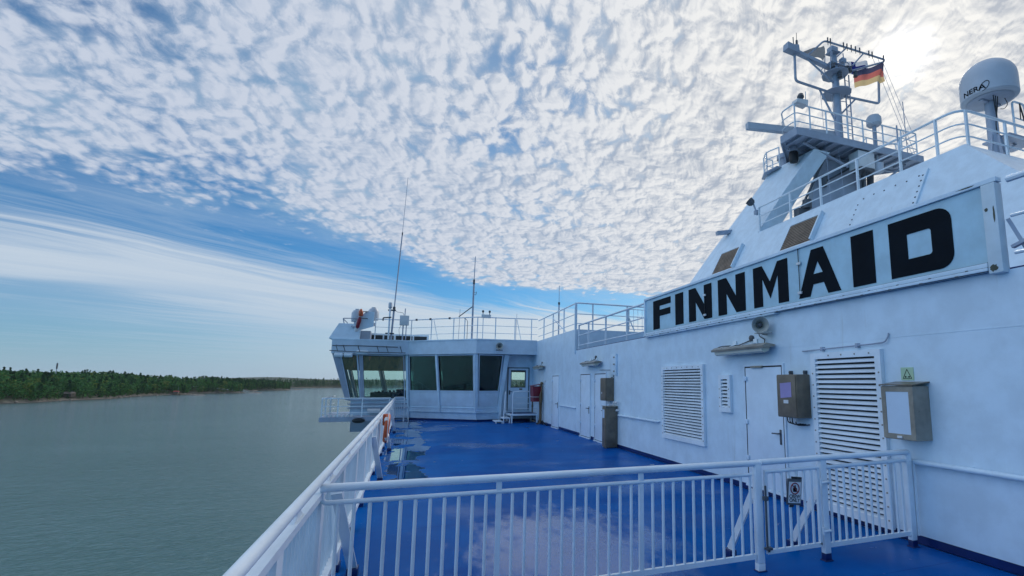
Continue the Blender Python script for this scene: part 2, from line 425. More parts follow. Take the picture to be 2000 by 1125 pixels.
def make_louvre(y0, y1, z0, z1, n, slat_h, rim, dep=.06):
    """angled slats between deep blades in a bolted flange frame"""
    fr = MB(); x = WX - dep
    fr.box((x, y0, z0), (WX - .001, y0 + rim, z1)); fr.box((x, y1 - rim, z0), (WX - .001, y1, z1))
    fr.box((x + .0015, y0 + rim, z0), (WX - .001, y1 - rim, z0 + rim)); fr.box((x + .0015, y0 + rim, z1 - rim), (WX - .001, y1 - rim, z1))
    o = build('louvre_frame', fr, 'white_rail', dh, smooth=False)
    bk = MB(); bk.box((WX - .006, y0 + rim, z0 + rim), (WX - .002, y1 - rim, z1 - rim)); build('backing', bk, 'black', o, smooth=False)
    H = (z1 - z0 - 2 * rim) / n
    sl = MB(); zb = z0 + rim
    sl.prism([(x + .003, y0 + rim, zb + .002), (x + .008, y0 + rim, zb), (x + .044, y0 + rim, zb + H * .60), (x + .040, y0 + rim, zb + H * .60 + .004), (x + .003, y0 + rim, zb + .012)], (0, y1 - y0 - 2 * rim, 0))
    first = build('slat', sl, 'white_rail', o, smooth=False)
    for k in range(1, n): inst(first, o, WLOC[first] + Vector((0, 0, k * H)))
    spots = [(yy, z0 + .1 + k * .16) for k in range(int((z1 - z0 - .1) / .16)) for yy in (y0 + rim * .4, y1 - rim * .4)] + [(y0 + .16 + k * .22, z1 - rim * .5) for k in range(int((y1 - y0 - .2) / .22))]
    bl = MB(); bl.lathe((x, *spots[0]), [(.011, 0), (.011, .006), (.004, .009)], 6, (-1, 0, 0)); b1_ = build('bolt', bl, 'steel', o, smooth=False)
    for yy, zz in spots[1:]: inst(b1_, o, WLOC[b1_] + Vector((0, yy - spots[0][0], zz - spots[0][1])))
    return o
make_louvre(8.59, 10.35, .57, 2.17, 24, .05, .085)['label'] = 'louvre of many slats left of the small vent'
make_louvre(7.70, 8.06, 1.27, 1.95, 8, .05, .08)['label'] = 'small narrow vent beside the wide door'
make_louvre(4.55, 5.71, .08, 2.23, 29, .05, .085)['label'] = 'tall louvre behind the rail gate'

# upper deck rails on the wall edge ------------------------------------------------
def rail_run(root, pts, heights, post_at, r_top=.03, r_bar=.017, mat='white_rail', post_w=.05, fill=.12, toe=None, post_base=None):
    """handrail and bars along pts (xy, base z in 3rd), posts at fractions given as points"""
    for k, h in enumerate(heights):
        mb = MB(); mb.tube(fillet([Vector(p) + Vector((0, 0, h)) for p in pts], fill), r_top if k == 0 else r_bar, 8)
        build('handrail' if k == 0 else 'rail_bar', mb, mat, root)
    for p in post_at:
        mb = MB(); p = Vector(p); mb.box((p.x - post_w / 2, p.y - post_w * .3, p.z), (p.x + post_w / 2, p.y + post_w * .3, p.z + heights[0]))
        build('post', mb, mat, root, smooth=False)

rr = thing('guard_rail', (WX + .03, 13.9, 2.95), 'white guard rail on the wall step between bridge roof and name board', 'railing')
rail_run(rr, [(WX + .03, 16.72, 2.95), (WX + .03, 11.2, 2.95)], [.86, .50, .14], [(WX + .03, 16.7, 2.95), (WX + .03, 15.68, 2.95), (WX + .03, 14.1, 2.95), (WX + .03, 12.5, 2.95)])
rr = thing('guard_rail', (WX + .05, 20, 3.7), 'white guard rail on the wall top below the thin whip aerial', 'railing')
rail_run(rr, [(WX + .05, 22.8, 3.7), (WX + .05, 17.05, 3.7), (9.2, 17.05, 3.7)], [.97, .57, .22], [(WX + .05, 21.8, 3.7), (WX + .05, 20.25, 3.7), (WX + .05, 18.65, 3.7), (WX + .05, 17.08, 3.7), (6.17, 17.05, 3.7), (7.55, 17.05, 3.7), (9.1, 17.05, 3.7)])
for a, b_ in (((WX + .05, 20.2, 4.45), (WX + .35, 19.0, 3.7)), ((7.5, 17.05, 4.5), (7.85, 17.05, 3.72))):
    mb = MB(); mb.bar(a, b_, .05, .03); build('brace', mb, 'white_rail', rr, smooth=False)
mb = MB()
for k in range(8): mb.cyl((7.66 + k * .18, 17.1, 3.8), (7.66 + k * .18, 17.1, 4.55), .010, 6)
mb.tube([(7.62, 17.1, 3.8), (8.95, 17.1, 3.8)], .014, 6); mb.tube([(7.62, 17.1, 4.56), (8.95, 17.1, 4.56)], .014, 6); mb.bar((7.62, 17.1, 3.7), (7.62, 17.1, 4.62), .045, .045)
build('barred_gate', mb, 'white_rail', rr)
rr = thing('guard_rail', (WX + .03, 0, 2.95), 'pale guard rail with a leaning stanchion right of the name board', 'railing')
rail_run(rr, [(WX + .03, 3.02, 2.95), (WX + .03, -8, 2.95)], [.90, .52, .14], [(WX + .03, 1.6, 2.95), (WX + .03, -.4, 2.95), (WX + .03, -2.6, 2.95)], r_top=.034)
mb = MB(); mb.bar((WX + .05, 3.06, 3.45), (WX + .12, 2.90, 2.95), .035, .035); mb.bar((WX + .02, 3.03, 3.15), (WX + .02, 2.88, 3.2), .05, .03)
build('stanchion', mb, 'grey', rr, smooth=False)

# ------------------------------------------------------------------ name board
SX = 5.42
sg = thing('name_board', (SX, 7.1, 2.9), 'long light blue ship name board with big black capitals above the wall', 'sign')
mb = MB(); mb.box((SX + .03, 3.22, 3.02), (SX + .07, 11.13, 3.83)); build('panel', mb, 'sign', sg, smooth=False)
mb = MB(); mb.box((SX, 3.06, 3.835), (SX + .09, 11.2, 3.885), .006); mb.box((SX, 11.13, 3.02), (SX + .08, 11.2, 3.834)); build('frame', mb, 'white', sg, smooth=False)
mb = MB(); mb.box((SX - .01, 3.21, 2.972), (SX + .09, 11.2, 3.019), .004); mb.box((SX - .02, 3.21, 2.935), (SX + .09, 11.2, 2.968), .004); mb.box((SX - .005, 6.4, 2.905), (SX + .09, 11.15, 2.932), .004)
o = build('ledge', mb, 'white', sg)
mb = MB()
for k in range(20):
    mb.box((SX - .022, 3.4 + k * .4, 2.966), (SX - .008, 3.425 + k * .4, 2.976)); mb.box((SX - .03, 3.5 + k * .4, 2.927), (SX - .01, 3.53 + k * .4, 2.937))
mb.box((SX - .005, 3.21, 3.0193), (SX + .03, 11.2, 3.0223)); mb.box((SX - .012, 3.21, 2.9685), (SX, 11.2, 2.9715)); mb.box((SX - .004, 3.21, 2.930), (SX + .02, 11.2, 2.934))
build('clip_line', mb, 'darkgrey', o, smooth=False)
mb = MB(); mb.box((SX - .012, 3.07, 2.90), (SX + .10, 3.205, 3.83), .012); o = build('end_post', mb, 'stained', sg)
def blotch(yc, zc, ry, rz, x):
    mb = MB(); pts = [(yc + ry * math.cos(2 * math.pi * k / 16) * rnd.uniform(.55, 1.1), zc + rz * math.sin(2 * math.pi * k / 16) * rnd.uniform(.55, 1.1)) for k in range(16)]
    mb.prism([(x, y, z) for y, z in pts], (.002, 0, 0)); build('grime', mb, 'dirt', o, smooth=False)
blotch(3.150, 2.955, .045, .045, SX - .0145); blotch(3.10, 3.50, .010, .10, SX - .0143); blotch(3.165, 3.56, .022, .02, SX - .0143); blotch(3.36, 3.862, .10, .008, SX - .0025)
mb = MB(); mb.box((SX + .10, 3.2, 2.95), (SX + .16, 11.1, 3.8)); build('back_frame', mb, 'white', sg, smooth=False)
Z0, Z1 = 3.065, 3.755
def glyph(poly_list, holes=()):
    """polys given as (y, z) measured along the board"""
    mb = MB()
    for poly in poly_list: mb.prism([(SX + .022, y, z) for y, z in poly], (.006, 0, 0))
    return mb
def letter_F(y0, y1):
    w = .33; zm = Z0 + .30
    return glyph([[(y0, Z1), (y0 - w, Z1), (y0 - w, Z0), (y0, Z0)], [(y0 - w, Z1), (y1, Z1), (y1, Z1 - .15), (y0 - w, Z1 - .15)], [(y0 - w, zm + .145), (y1 + .02, zm + .145), (y1 + .02, zm), (y0 - w, zm)]])
def letter_I(y0, y1): return glyph([[(y0, Z1), (y1, Z1), (y1, Z0), (y0, Z0)]])
def letter_N(y0, y1):
    w = .27
    return glyph([[(y0, Z0), (y0, Z1), (y0 - w * .95, Z1), (y0 - w, Z1 - .02), (y0 - w, Z0)], [(y1, Z0), (y1, Z1), (y1 + w, Z1), (y1 + w, Z0)],
                  [(y0 - w, Z1 - .001), (y0 - w, Z1 - .30), (y1 + w, Z0 + .001), (y1 + w, Z0 + .30)]])
def letter_M(y0, y1):
    w = .23; ym = (y0 + y1) / 2
    return glyph([[(y0, Z0), (y0, Z1), (y0 - w, Z1), (y0 - w, Z0)], [(y1, Z0), (y1, Z1), (y1 + w, Z1), (y1 + w, Z0)],
                  [(y0 - w, Z1), (ym, Z1 - .30), (ym, Z1 - .45 - .13), (y0 - w, Z1 - .22)], [(y1 + w, Z1), (ym, Z1 - .30), (ym, Z1 - .58), (y1 + w, Z1 - .22)]])
def letter_A(y0, y1):
    ym = (y0 + y1) / 2; t = .115
    zb = Z0 + .17; zt = Z0 + .32
    def L(z): return y0 - (y0 - ym - t) * (z - Z0) / (Z1 - Z0)
    def Rr(z): return y1 + (ym - t - y1) * (z - Z0) / (Z1 - Z0)
    w = .25; apex = Z1 - .19
    def Li(z): return L(z) - w * (1 if z < apex else 1)
    yi = lambda z: L(z) - (w if z < zt else w)
    wb, wh = .225, .175
    return glyph([[(L(Z0), Z0), (L(Z0) - wb, Z0), (L(zb) - wb, zb), (L(zb), zb)], [(Rr(Z0), Z0), (Rr(Z0) + wb, Z0), (Rr(zb) + wb, zb), (Rr(zb), zb)],
                  [(L(zb), zb), (Rr(zb), zb), (Rr(zt), zt), (L(zt), zt)],
                  [(L(zt), zt), (L(zt) - wh, zt), (ym, apex), (ym, Z1), (ym + t, Z1)], [(Rr(zt), zt), (Rr(zt) + wh, zt), (ym, apex), (ym, Z1), (ym - t, Z1)]])
def letter_D(y0, y1):
    w = .235; h = .195; r = .16; ri = .035
    def arc(cy, cz, rad, a0, a1, n=6): return [(cy - rad * math.cos(R(a0 + (a1 - a0) * k / n)), cz + rad * math.sin(R(a0 + (a1 - a0) * k / n))) for k in range(n + 1)]
    outer = [(y0, Z0), (y0, Z1)] + arc(y1 + r, Z1 - r, r, 90, 0) + arc(y1 + r, Z0 + r, r, 0, -90)
    yi0, yi1 = y0 - w, y1 + w; zi0, zi1 = Z0 + h, Z1 - h
    inner = [(yi0, zi0), (yi0, zi1)] + arc(yi1 + ri, zi1 - ri, ri, 90, 0) + arc(yi1 + ri, zi0 + ri, ri, 0, -90)
    mb = MB(); n = len(outer); x = SX + .022
    vs = [(x, y, z) for y, z in outer] + [(x, y, z) for y, z in inner] + [(x + .006, y, z) for y, z in outer] + [(x + .006, y, z) for y, z in inner]
    fs = []
    for i in range(n):
        j = (i + 1) % n
        fs += [[i, j, n + j, n + i], [2 * n + i, 2 * n + j, 3 * n + j, 3 * n + i], [i, j, 2 * n + j, 2 * n + i], [n + i, n + j, 3 * n + j, 3 * n + i]]
    return mb.add(vs, fs)
for mbx in (letter_F(10.73, 9.86), letter_I(9.65, 9.30), letter_N(9.07, 8.21), letter_N(7.99, 7.16), letter_M(6.93, 6.09), letter_A(5.87, 5.08), letter_I(4.875, 4.53), letter_D(4.31, 3.545)):
    build('letter', mbx, 'letter', sg, smooth=False)
for y, zt, zb in ((8.45, 3.60, 3.12), (5.84, 3.80, 3.10)):
    mb = MB(); mb.tube([(SX + .012, y, zt + .05), (SX + .008, y - .01, zb)], .006, 5); o = build('cable', mb, 'black', sg)
    for z in ((3.54, 3.14) if y > 8 else (3.60, 3.15)):
        mb = MB(); mb.box((SX - .005, y - .05, z - .02), (SX + .02, y + .03, z + .02), .004); build('clip_box', mb, 'signwhite', o)

# ------------------------------------------------------------------ lamps on the wall
def wall_lamp(y0, y1, z, label):
    t = thing('wall_lamp', (5.35, (y0 + y1) / 2, z - .1), label, 'lamp', 'tube lamps on the white wall')
    mb = MB(); mb.prism([(5.47, y0, z + .03), (5.30, y0, z + .055), (5.21, y0, z + .005), (5.22, y0, z - .03), (5.44, y0, z - .005)], (0, y1 - y0, 0)); build('housing', mb, 'steel', t, smooth=False)
    mb = MB(); mb.prism([(5.42, y0 + .07, z - .008), (5.24, y0 + .07, z - .03), (5.25, y0 + .07, z - .075), (5.30, y0 + .07, z - .10), (5.38, y0 + .07, z - .075)], (0, y1 - y0 - .14, 0)); build('diffuser', mb, 'lamptube', t, smooth=False)
    for y in (y0 + .35 * (y1 - y0), y0 + .75 * (y1 - y0)):
        mb = MB(); mb.bar((5.5, y, z + .10), (5.36, y, z + .05), .05, .02); mb.box((5.47, y - .05, z + .02), (5.5, y + .05, z + .16), .004); build('bracket', mb, 'white_rail', t, smooth=False)
    mb = MB(); mb.tube(fillet([(5.30, y1 + .0, z), (5.30, y1 + .10, z + .02), (5.45, y1 + .02, z + .09), (5.47, y1 - .5, z + .08), (5.485, y1 - .9, z + .16)], .05), .009, 6); build('cable', mb, 'black', t)
    mb = MB(); mb.lathe((5.5, (y0 + y1) / 2 - .12, z + .18), [(.05, 0), (.05, .04), (.03, .05)], 10, (-1, 0, 0)); build('cable_gland', mb, 'darkgrey', t)
wall_lamp(6.47, 7.93, 2.39, 'long tube lamp on the wall above the wide white door')
wall_lamp(14.25, 15.65, 2.41, 'tube lamp on the wall above the paired narrow doors')
wall_lamp(21.2, 22.5, 2.47, 'small far tube lamp near the corner above the red bin')

# horn loudspeakers
def horn(loc, axis, s, label):
    t = thing('horn_loudspeaker', loc, label, 'loudspeaker'); L = Vector(loc); a = Vector(axis).normalized()
    mb = MB(); mb.lathe(L - a * .10 * s, [(.055 * s, -.13 * s), (.075 * s, -.10 * s), (.075 * s, .02 * s), (.09 * s, .06 * s), (.13 * s, .13 * s), (.15 * s, .15 * s), (.15 * s, .165 * s), (.125 * s, .14 * s), (.07 * s, .07 * s), (.05 * s, .0), (.0, .0)], 20, a); build('horn', mb, 'lampbody', t)
    mb = MB(); mb.lathe(L - a * .10 * s, [(.0, .07 * s), (.045 * s, .075 * s), (.03 * s, .11 * s), (.0, .12 * s)], 12, a); build('throat', mb, 'darkgrey', t)
    return t, L
t, L = horn((5.30, 6.62, 2.74), (-.55, -.85, -.05), .9, 'grey horn loudspeaker on the wall under the name board')
mb = MB(); mb.tube(fillet([(5.34, 6.68, 2.63), (5.42, 6.70, 2.60), (5.5, 6.70, 2.60)], .03), .015, 6); mb.box((5.26, 6.5, 2.60), (5.44, 6.72, 2.62), .004); build('bracket', mb, 'lampbody', t)
mb = MB(); mb.tube(fillet([(5.36, 6.72, 2.74), (5.44, 6.84, 2.68), (5.47, 6.86, 2.58), (5.47, 6.72, 2.52), (5.48, 6.75, 2.46)], .06), .008, 6); build('cable', mb, 'black', t)

# pipes, conduit, duct on the wall
def pipe_thing(name, pts, r, label, cat, mat='white', clips=()):
    t = thing(name, pts[0], label, cat); mb = MB(); mb.tube(fillet(pts, .05), r, 10); build('pipe', mb, mat, t)
    for c in clips:
        mb = MB(); mb.box((c[0] - .025, c[1] - .02, c[2] - .03), (WX, c[1] + .02, c[2] + .03), .004); build('clip', mb, mat, t)
pipe_thing('storm_rail', [(5.5, 13.0, .86), (5.45, 12.95, .90), (5.45, 10.6, .90), (5.5, 10.55, .90)], .026, 'white grab rail on the wall right of the tall brown cabinet', 'grab rail', clips=((5.46, 12.6, .9), (5.46, 11.7, .9), (5.46, 10.9, .9)))
pipe_thing('storm_rail', [(5.5, 4.36, .92), (5.44, 4.34, .92), (5.44, -6, .92)], .03, 'white grab rail on the bare wall right of the rail gate', 'grab rail', clips=((5.46, 3.6, .92), (5.46, 1.6, .92), (5.46, -.4, .92)))
pipe_thing('storm_rail', [(5.5, 18.9, .92), (5.45, 18.86, .92), (5.45, 16.9, .92), (5.5, 16.86, .92)], .024, 'short white grab rail beside the farthest narrow door', 'grab rail')
pipe_thing('conduit', [(5.48, 5.9, 2.275), (5.455, 5.6, 2.28), (5.455, 4.62, 2.30), (5.46, 4.48, 2.31), (5.48, 4.45, 2.38), (5.49, 4.45, 2.42)], .009, 'thin cable conduit clipped along the top of the tall louvre', 'conduit', 'grey', clips=((5.47, 5.5, 2.285), (5.47, 4.9, 2.295)))
t = thing('cable_duct', (5.45, 13.3, 2.0), 'white flanged cable duct plate above the brown cabinets', 'cable duct')
mb = MB(); mb.box((5.44, 13.10, 2.0), (5.5, 13.17, 2.62), .004); mb.box((5.47, 13.17, 2.02), (5.499, 13.62, 2.60), .004); build('plate', mb, 'white', t)
mb = MB()
for z in (2.1, 2.3, 2.5): mb.box((5.445, 13.25, z), (5.469, 13.31, z + .04), .003)
build('latch', mb, 'steel', t)
mb = MB(); mb.tube(fillet([(5.46, 13.3, 2.02), (5.46, 13.3, 1.96), (5.46, 13.5, 1.94)], .03), .012, 6); mb.tube([(5.45, 13.55, 2.16), (5.45, 14.4, 2.18)], .008, 6); build('cable', mb, 'darkgrey', t)

# ------------------------------------------------------------------ cabinets
t = thing('switch_cabinet', (5.375, 6.0, 1.29), 'brown steel switch box with a lilac paper beside the wide door', 'cabinet')
mb = MB(); mb.box((5.25, 5.80, 1.30), (5.5, 6.22, 1.93), .012); body = build('box', mb, 'brownbox', t)
mb = MB(); mb.box((5.236, 5.815, 1.315), (5.249, 6.205, 1.915), .004); o = build('lid', mb, 'brownbox', t)
mb = MB(); mb.prism([(5.233, 5.90, 1.60), (5.233, 6.13, 1.58), (5.233, 6.135, 1.80), (5.233, 5.90, 1.815)], (.002, 0, 0)); mb.box((5.2325, 5.90, 1.795), (5.2345, 6.135, 1.80)); build('notice', mb, 'paper', o, smooth=False)
mb = MB(); mb.box((5.2335, 5.97, 1.505), (5.2355, 6.07, 1.555)); build('label_plate', mb, 'signwhite', o, smooth=False)
for y in (5.86, 6.16):
    mb = MB(); mb.box((5.45, y - .02, 1.925), (5.5, y + .02, 1.99), .004); mb.cyl((5.44, y, 1.965), (5.47, y, 1.965), .012, 8); build('lug', mb, 'darkgrey', t)
mb = MB()
for k, y in enumerate((6.15, 6.1, 6.05, 5.98)):
    mb.tube(fillet([(5.36, y, 1.30), (5.36, y - .01, 1.22 - .01 * k), (5.42, y - .1, 1.19), (5.49, y - .14, 1.2)], .04), .009, 6)
build('cable', mb, 'black', t)
mb = MB()
for y in (6.06, 5.98): mb.cyl((5.36, y, 1.24), (5.36, y, 1.30), .02, 8)
build('cable_gland', mb, 'signwhite', t)

t = thing('notice_cabinet', (5.375, 4.2, 1.16), 'grey steel cabinet with white glass front under the green sign', 'cabinet')
mb = MB(); mb.box((5.25, 4.0, 1.17), (5.5, 4.40, 1.775), .010); build('box', mb, 'steel', t)
mb = MB(); mb.prism([(5.222, 3.985, 1.780), (5.222, 4.415, 1.780), (5.5, 4.415, 1.815), (5.5, 3.985, 1.815)], (0, 0, .012)); build('roof', mb, 'brownbox', t, smooth=False)
mb = MB(); x0, x1 = 5.236, 5.249
mb.box((x0, 4.0, 1.18), (x1, 4.055, 1.77)); mb.box((x0, 4.345, 1.18), (x1, 4.40, 1.77)); mb.box((x0 + .001, 4.055, 1.18), (x1, 4.345, 1.235)); mb.box((x0 + .001, 4.055, 1.71), (x1, 4.345, 1.77))
o = build('door', mb, 'steel', t, smooth=False)
mb = MB(); mb.box((5.241, 4.056, 1.236), (5.2475, 4.344, 1.709)); build('pane', mb, 'notice', o, smooth=False)
mb = MB(); mb.box((5.22, 4.16, 1.19), (5.2355, 4.22, 1.215), .004); build('handle', mb, 'signwhite', o)

t = thing('junction_cabinet', (5.375, 13.57, 1.27), 'upper brown steel cabinet hung on the wall beside narrow doors', 'cabinet')
mb = MB(); mb.box((5.25, 13.36, 1.28), (5.5, 13.80, 1.93), .012); build('box', mb, 'brownbox', t)
mb = MB(); mb.box((5.238, 13.37, 1.30), (5.249, 13.79, 1.91), .004); o = build('lid', mb, 'brownbox', t)
mb = MB(); mb.lathe((5.238, 13.66, 1.50), [(.028, 0), (.028, .008), (.0, .012)], 10, (-1, 0, 0)); build('lock', mb, 'signwhite', o)
mb = MB()
for y in (13.45, 13.55, 13.65): mb.tube(fillet([(5.4, y, 1.28), (5.4, y, 1.2), (5.45, y - .12, 1.16)], .04), .011, 6)
build('cable', mb, 'signwhite', t)
t = thing('pillar_cabinet', (5.32, 13.22, 0), 'tall brown steel cabinet standing on the deck against the wall', 'cabinet')
mb = MB(); mb.box((5.14, 13.08, .02), (5.485, 13.36, 1.13), .012); build('box', mb, 'brownbox', t)
mb = MB(); mb.box((5.12, 13.05, 1.132), (5.49, 13.39, 1.15), .004); build('lid', mb, 'steel', t)
mb = MB(); mb.box((5.128, 13.10, .05), (5.139, 13.34, 1.10), .004); o = build('door', mb, 'brownbox', t)
mb = MB(); mb.box((5.1245, 13.16, .82), (5.1275, 13.31, 1.05)); build('notice', mb, 'notice', o, smooth=False)
mb = MB(); mb.cyl((5.42, 13.04, 1.03), (5.5, 13.0, 1.03), .03, 10); build('socket', mb, 'signwhite', t)
mb = MB(); mb.cyl((5.40, 13.02, 1.25), (5.40, 12.9, 1.25), .025, 10); mb.tube([(5.42, 13.2, 1.15), (5.42, 13.2, 1.24), (5.40, 13.05, 1.26)], .02, 8); build('socket', mb, 'signwhite', t)

# safety symbol on the wall
t = thing('symbol_sign', (5.495, 4.245, 1.84), 'small pale green safety sign with black triangle outline on wall', 'sign')
mb = MB(); mb.box((5.492, 4.165, 1.842), (5.499, 4.325, 1.992), .001); build('plate', mb, 'signgreen', t, smooth=False)
mb = MB(); A = [(4.30, 1.862), (4.19, 1.862), (4.245, 1.97)]
for i in range(3):
    a, b_ = A[i], A[(i + 1) % 3]; mb.bar((5.4905, a[0], a[1]), (5.4905, b_[0], b_[1]), .006, .002, up=(1, 0, 0))
mb.prism([(5.4895, 4.275, 1.894), (5.4895, 4.275, 1.870), (5.4895, 4.248, 1.880)], (.0025, 0, 0)); mb.prism([(5.4895, 4.215, 1.894), (5.4895, 4.215, 1.870), (5.4895, 4.242, 1.880)], (.0025, 0, 0))
build('symbol', mb, 'letter', t, smooth=False)

# ------------------------------------------------------------------ cross fence with gate
FY = 4.22
fn = thing('barrier_fence', (2.4, FY, 0), 'white crew barrier fence with a gate across the blue deck', 'fence')
mb = MB(); mb.tube([(-.56, FY, 1.03), (-.50, FY, 1.03), (3.26, FY, 1.012), (3.30, FY, 1.012)], .031, 14); build('handrail', mb, 'white_rail', fn)
mb = MB(); mb.tube(fillet([(3.30, FY - .01, 1.018), (4.08, FY - .01, 1.025), (5.36, FY - .01, 1.03), (5.36, FY - .01, .93)], .05), .031, 14); build('handrail', mb, 'white_rail', fn)
mb = MB(); mb.tube(fillet([(-.56, FY, 1.0), (-.54, FY, .925), (3.2, FY, .905)], .05), .018, 10); build('top_bar', mb, 'white_rail', fn)
mb = MB(); mb.bar((-.5, FY, .14), (3.22, FY, .14), .032, .045); build('bottom_bar', mb, 'white_rail', fn, smooth=False)
mb = MB(); mb.tube([(4.12, FY, .925), (5.36, FY, .94)], .021, 10); build('top_bar', mb, 'white_rail', fn)
mb = MB(); mb.bar((4.12, FY, .15), (5.36, FY, .15), .032, .045); build('bottom_bar', mb, 'white_rail', fn, smooth=False)
b0 = MB(); b0.cyl((-.44, FY, .16), (-.44, FY, .92), .0135, 10); bal = build('baluster', b0, 'white_rail', fn)
x = -.44
posts_x = (.726, 2.0)
for k in range(1, 35):
    xx = -.44 + k * .1065
    if min(abs(xx - p) for p in posts_x) < .03 or xx > 3.19: continue
    inst(bal, fn, (xx, FY, .16))
for k in range(12):
    xx = 4.20 + k * .094
    if xx < 5.30: inst(bal, fn, (xx, FY, .16))
for px_ in posts_x:
    mb = MB(); mb.bar((px_, FY, .10), (px_, FY, 1.0), .042, .026, up=(0, 1, 0)); build('post', mb, 'white_rail', fn, smooth=False)
for px_, zt in ((3.27, 1.01), (4.10, 1.02), (5.345, 1.0)):
    mb = MB(); mb.box((px_ - .038, FY - .030, .075), (px_ + .038, FY + .030, zt), .008); o = build('gate_post', mb, 'white_rail', fn)
    mb = MB(); mb.box((px_ - .0385, FY - .0305, .004), (px_ + .0385, FY + .0305, .074), .004); build('foot', mb, 'bluekick' if px_ > 4 else 'white_rail', o)
mb = MB(); mb.box((5.40, FY - .03, .12), (5.43, FY + .03, .93)); build('wall_plate', mb, 'white_rail', fn, smooth=False)
for px_, zt in ((3.27, .74), (4.09, .70)):
    mb = MB(); mb.bar((px_ - .02, FY + .04, zt), (px_ - .05, FY + .42, .08), .022, .075); o = build('brace', mb, 'white_rail', fn, smooth=False)
    mb = MB(); mb.box((px_ - .09, FY + .36, .004), (px_ - .01, FY + .48, .085), .006); build('foot', mb, 'bluekick', o)
for px_ in (3.27, 4.10, 5.345):
    mb = MB(); mb.tube([(px_ + .045 * a_, FY + .037 * b_, .006) for a_, b_ in ((1, 1), (-1, 1), (-1, -1), (1, -1))], .005, 5, closed=True); build('weld_bead', mb, 'bluekick', fn)
ga = MB(); ga.tube([(3.345, FY - .015, .925), (4.03, FY - .015, .93)], .019, 10); ga.bar((3.345, FY - .015, .17), (4.03, FY - .015, .17), .03, .04); ga.bar((3.36, FY - .015, .17), (3.36, FY - .015, .93), .03, .03); ga.bar((4.02, FY - .015, .17), (4.02, FY - .015, .93), .03, .03)
gate = build('gate', ga, 'white_rail', fn, smooth=False)
g0 = MB(); g0.cyl((3.46, FY - .015, .18), (3.46, FY - .015, .92), .0145, 10); gb = build('gate_baluster', g0, 'white_rail', gate)
for k in range(1, 6): inst(gb, gate, WLOC[gb] + Vector((.095 * k, 0, 0)))
for z in (.78, .30):
    mb = MB(); mb.tube([(4.03, FY - .05, z), (4.09, FY - .065, z + .01), (4.13, FY - .05, z)], .013, 8); mb.cyl((4.035, FY - .045, z - .03), (4.035, FY - .045, z + .04), .016, 8); build('hinge', mb, 'white_rail', gate)
mb = MB(); mb.cyl((3.325, FY - .05, .22), (3.325, FY - .05, .80), .010, 8); mb.box((3.30, FY - .07, .66), (3.345, FY - .03, .70), .004); mb.box((3.30, FY - .075, .20), (3.37, FY - .03, .225), .004); build('bolt_rod', mb, 'darkgrey', gate)
# sign hung on the gate
t = thing('crew_sign', (3.68, FY - .05, .58), 'small white prohibition sign reading CREW ONLY hung on the gate', 'sign')
tilt = Matrix.Translation((3.675, FY - .055, .72)) @ Matrix.Rotation(R(6), 4, 'Y')
def tb(mb): mb.v = [tuple(tilt @ Vector(v)) for v in mb.v]; return mb
mb = MB(); mb.box((-.088, -.004, -.128), (.088, .012, .125), .004); build('backplate', tb(mb), 'darkgrey', t)
mb = MB(); mb.box((-.075, -.0065, -.108), (.075, -.0042, .095)); face = build('plate', tb(mb), 'signwhite', t, smooth=False)
mb = MB(); ring = [(0.052 * math.cos(2 * math.pi * k / 28), -.008, .032 + .052 * math.sin(2 * math.pi * k / 28)) for k in range(28)]
mb.tube(ring, .0055, 6, closed=True); mb.bar((-.036, -.0085, .066), (.036, -.0085, -.002), .006, .009, up=(0, 1, 0)); build('prohibition_ring', tb(mb), 'red', face)
mb = MB(); mb.lathe((0, -.0072, .055), [(.010, 0), (.010, .0015)], 12, (0, -1, 0)); mb.prism([(-.022, -.0072, .0), (.022, -.0072, .0), (.026, -.0072, .03), (.010, -.0072, .045), (-.010, -.0072, .045), (-.026, -.0072, .03)], (0, -.0015, 0)); build('person_symbol', tb(mb), 'letter', face, smooth=False)
for body, z in (('CREW', -.046), ('ONLY', -.083)):
    vs, fs = text_mesh(body, .048, .0008); mb = MB(); mb.add([Vector((v.x, -.0074 - v.z, v.y + z)) for v in vs], fs); build('lettering', tb(mb), 'letter', face, smooth=False)
mb = MB(); mb.box((-.035, -.006, .125), (.085, .014, .145), .003); mb.box((-.05, 0, -.15), (.0, .012, -.128), .003); build('clamp', tb(mb), 'black', t)

# ------------------------------------------------------------------ side rail
SXR = -.60
sr = thing('side_rail', (SXR, 11, 0), 'long white side railing with flat bars along the deck edge above water', 'railing')
Y0, Y1 = -6.0, 24.7
mb = MB(); mb.tube(fillet([(SXR + .03, Y0, 1.085), (SXR + .03, Y1, 1.085), (-.20, Y1 + .15, 1.085)], .12), .031, 14); build('handrail', mb, 'white_rail', sr)
mb = MB(); mb.box((SXR - .045, Y0, .985), (SXR + .055, Y1, 1.0)); mb.box((SXR + .049, Y0, .955), (SXR + .055, Y1, .985)); build('top_plate', mb, 'white_rail', sr, smooth=False)
mb = MB(); mb.box((SXR - .02, Y0, .255), (SXR + .075, Y1, .275)); mb.box((SXR + .069, Y0, .225), (SXR + .075, Y1, .2549)); build('bottom_bar', mb, 'white_rail', sr, smooth=False)
b0 = MB(); b0.box((SXR - .012, 1.5 - .005, .276), (SXR + .030, 1.5 + .005, .984)); bal = build('baluster', b0, 'white_rail', sr, smooth=False)
for k in range(1, 97): inst(bal, sr, WLOC[bal] + Vector((0, .104 * k, 0)))
mb = MB(); y = 1.5 + .104 * 97
while y < Y1: mb.box((SXR - .012, y - .005, .276), (SXR + .030, y + .005, .984)); y += .104
y = 1.5 - .104
while y > Y0: mb.box((SXR - .012, y - .005, .276), (SXR + .030, y + .005, .984)); y -= .104
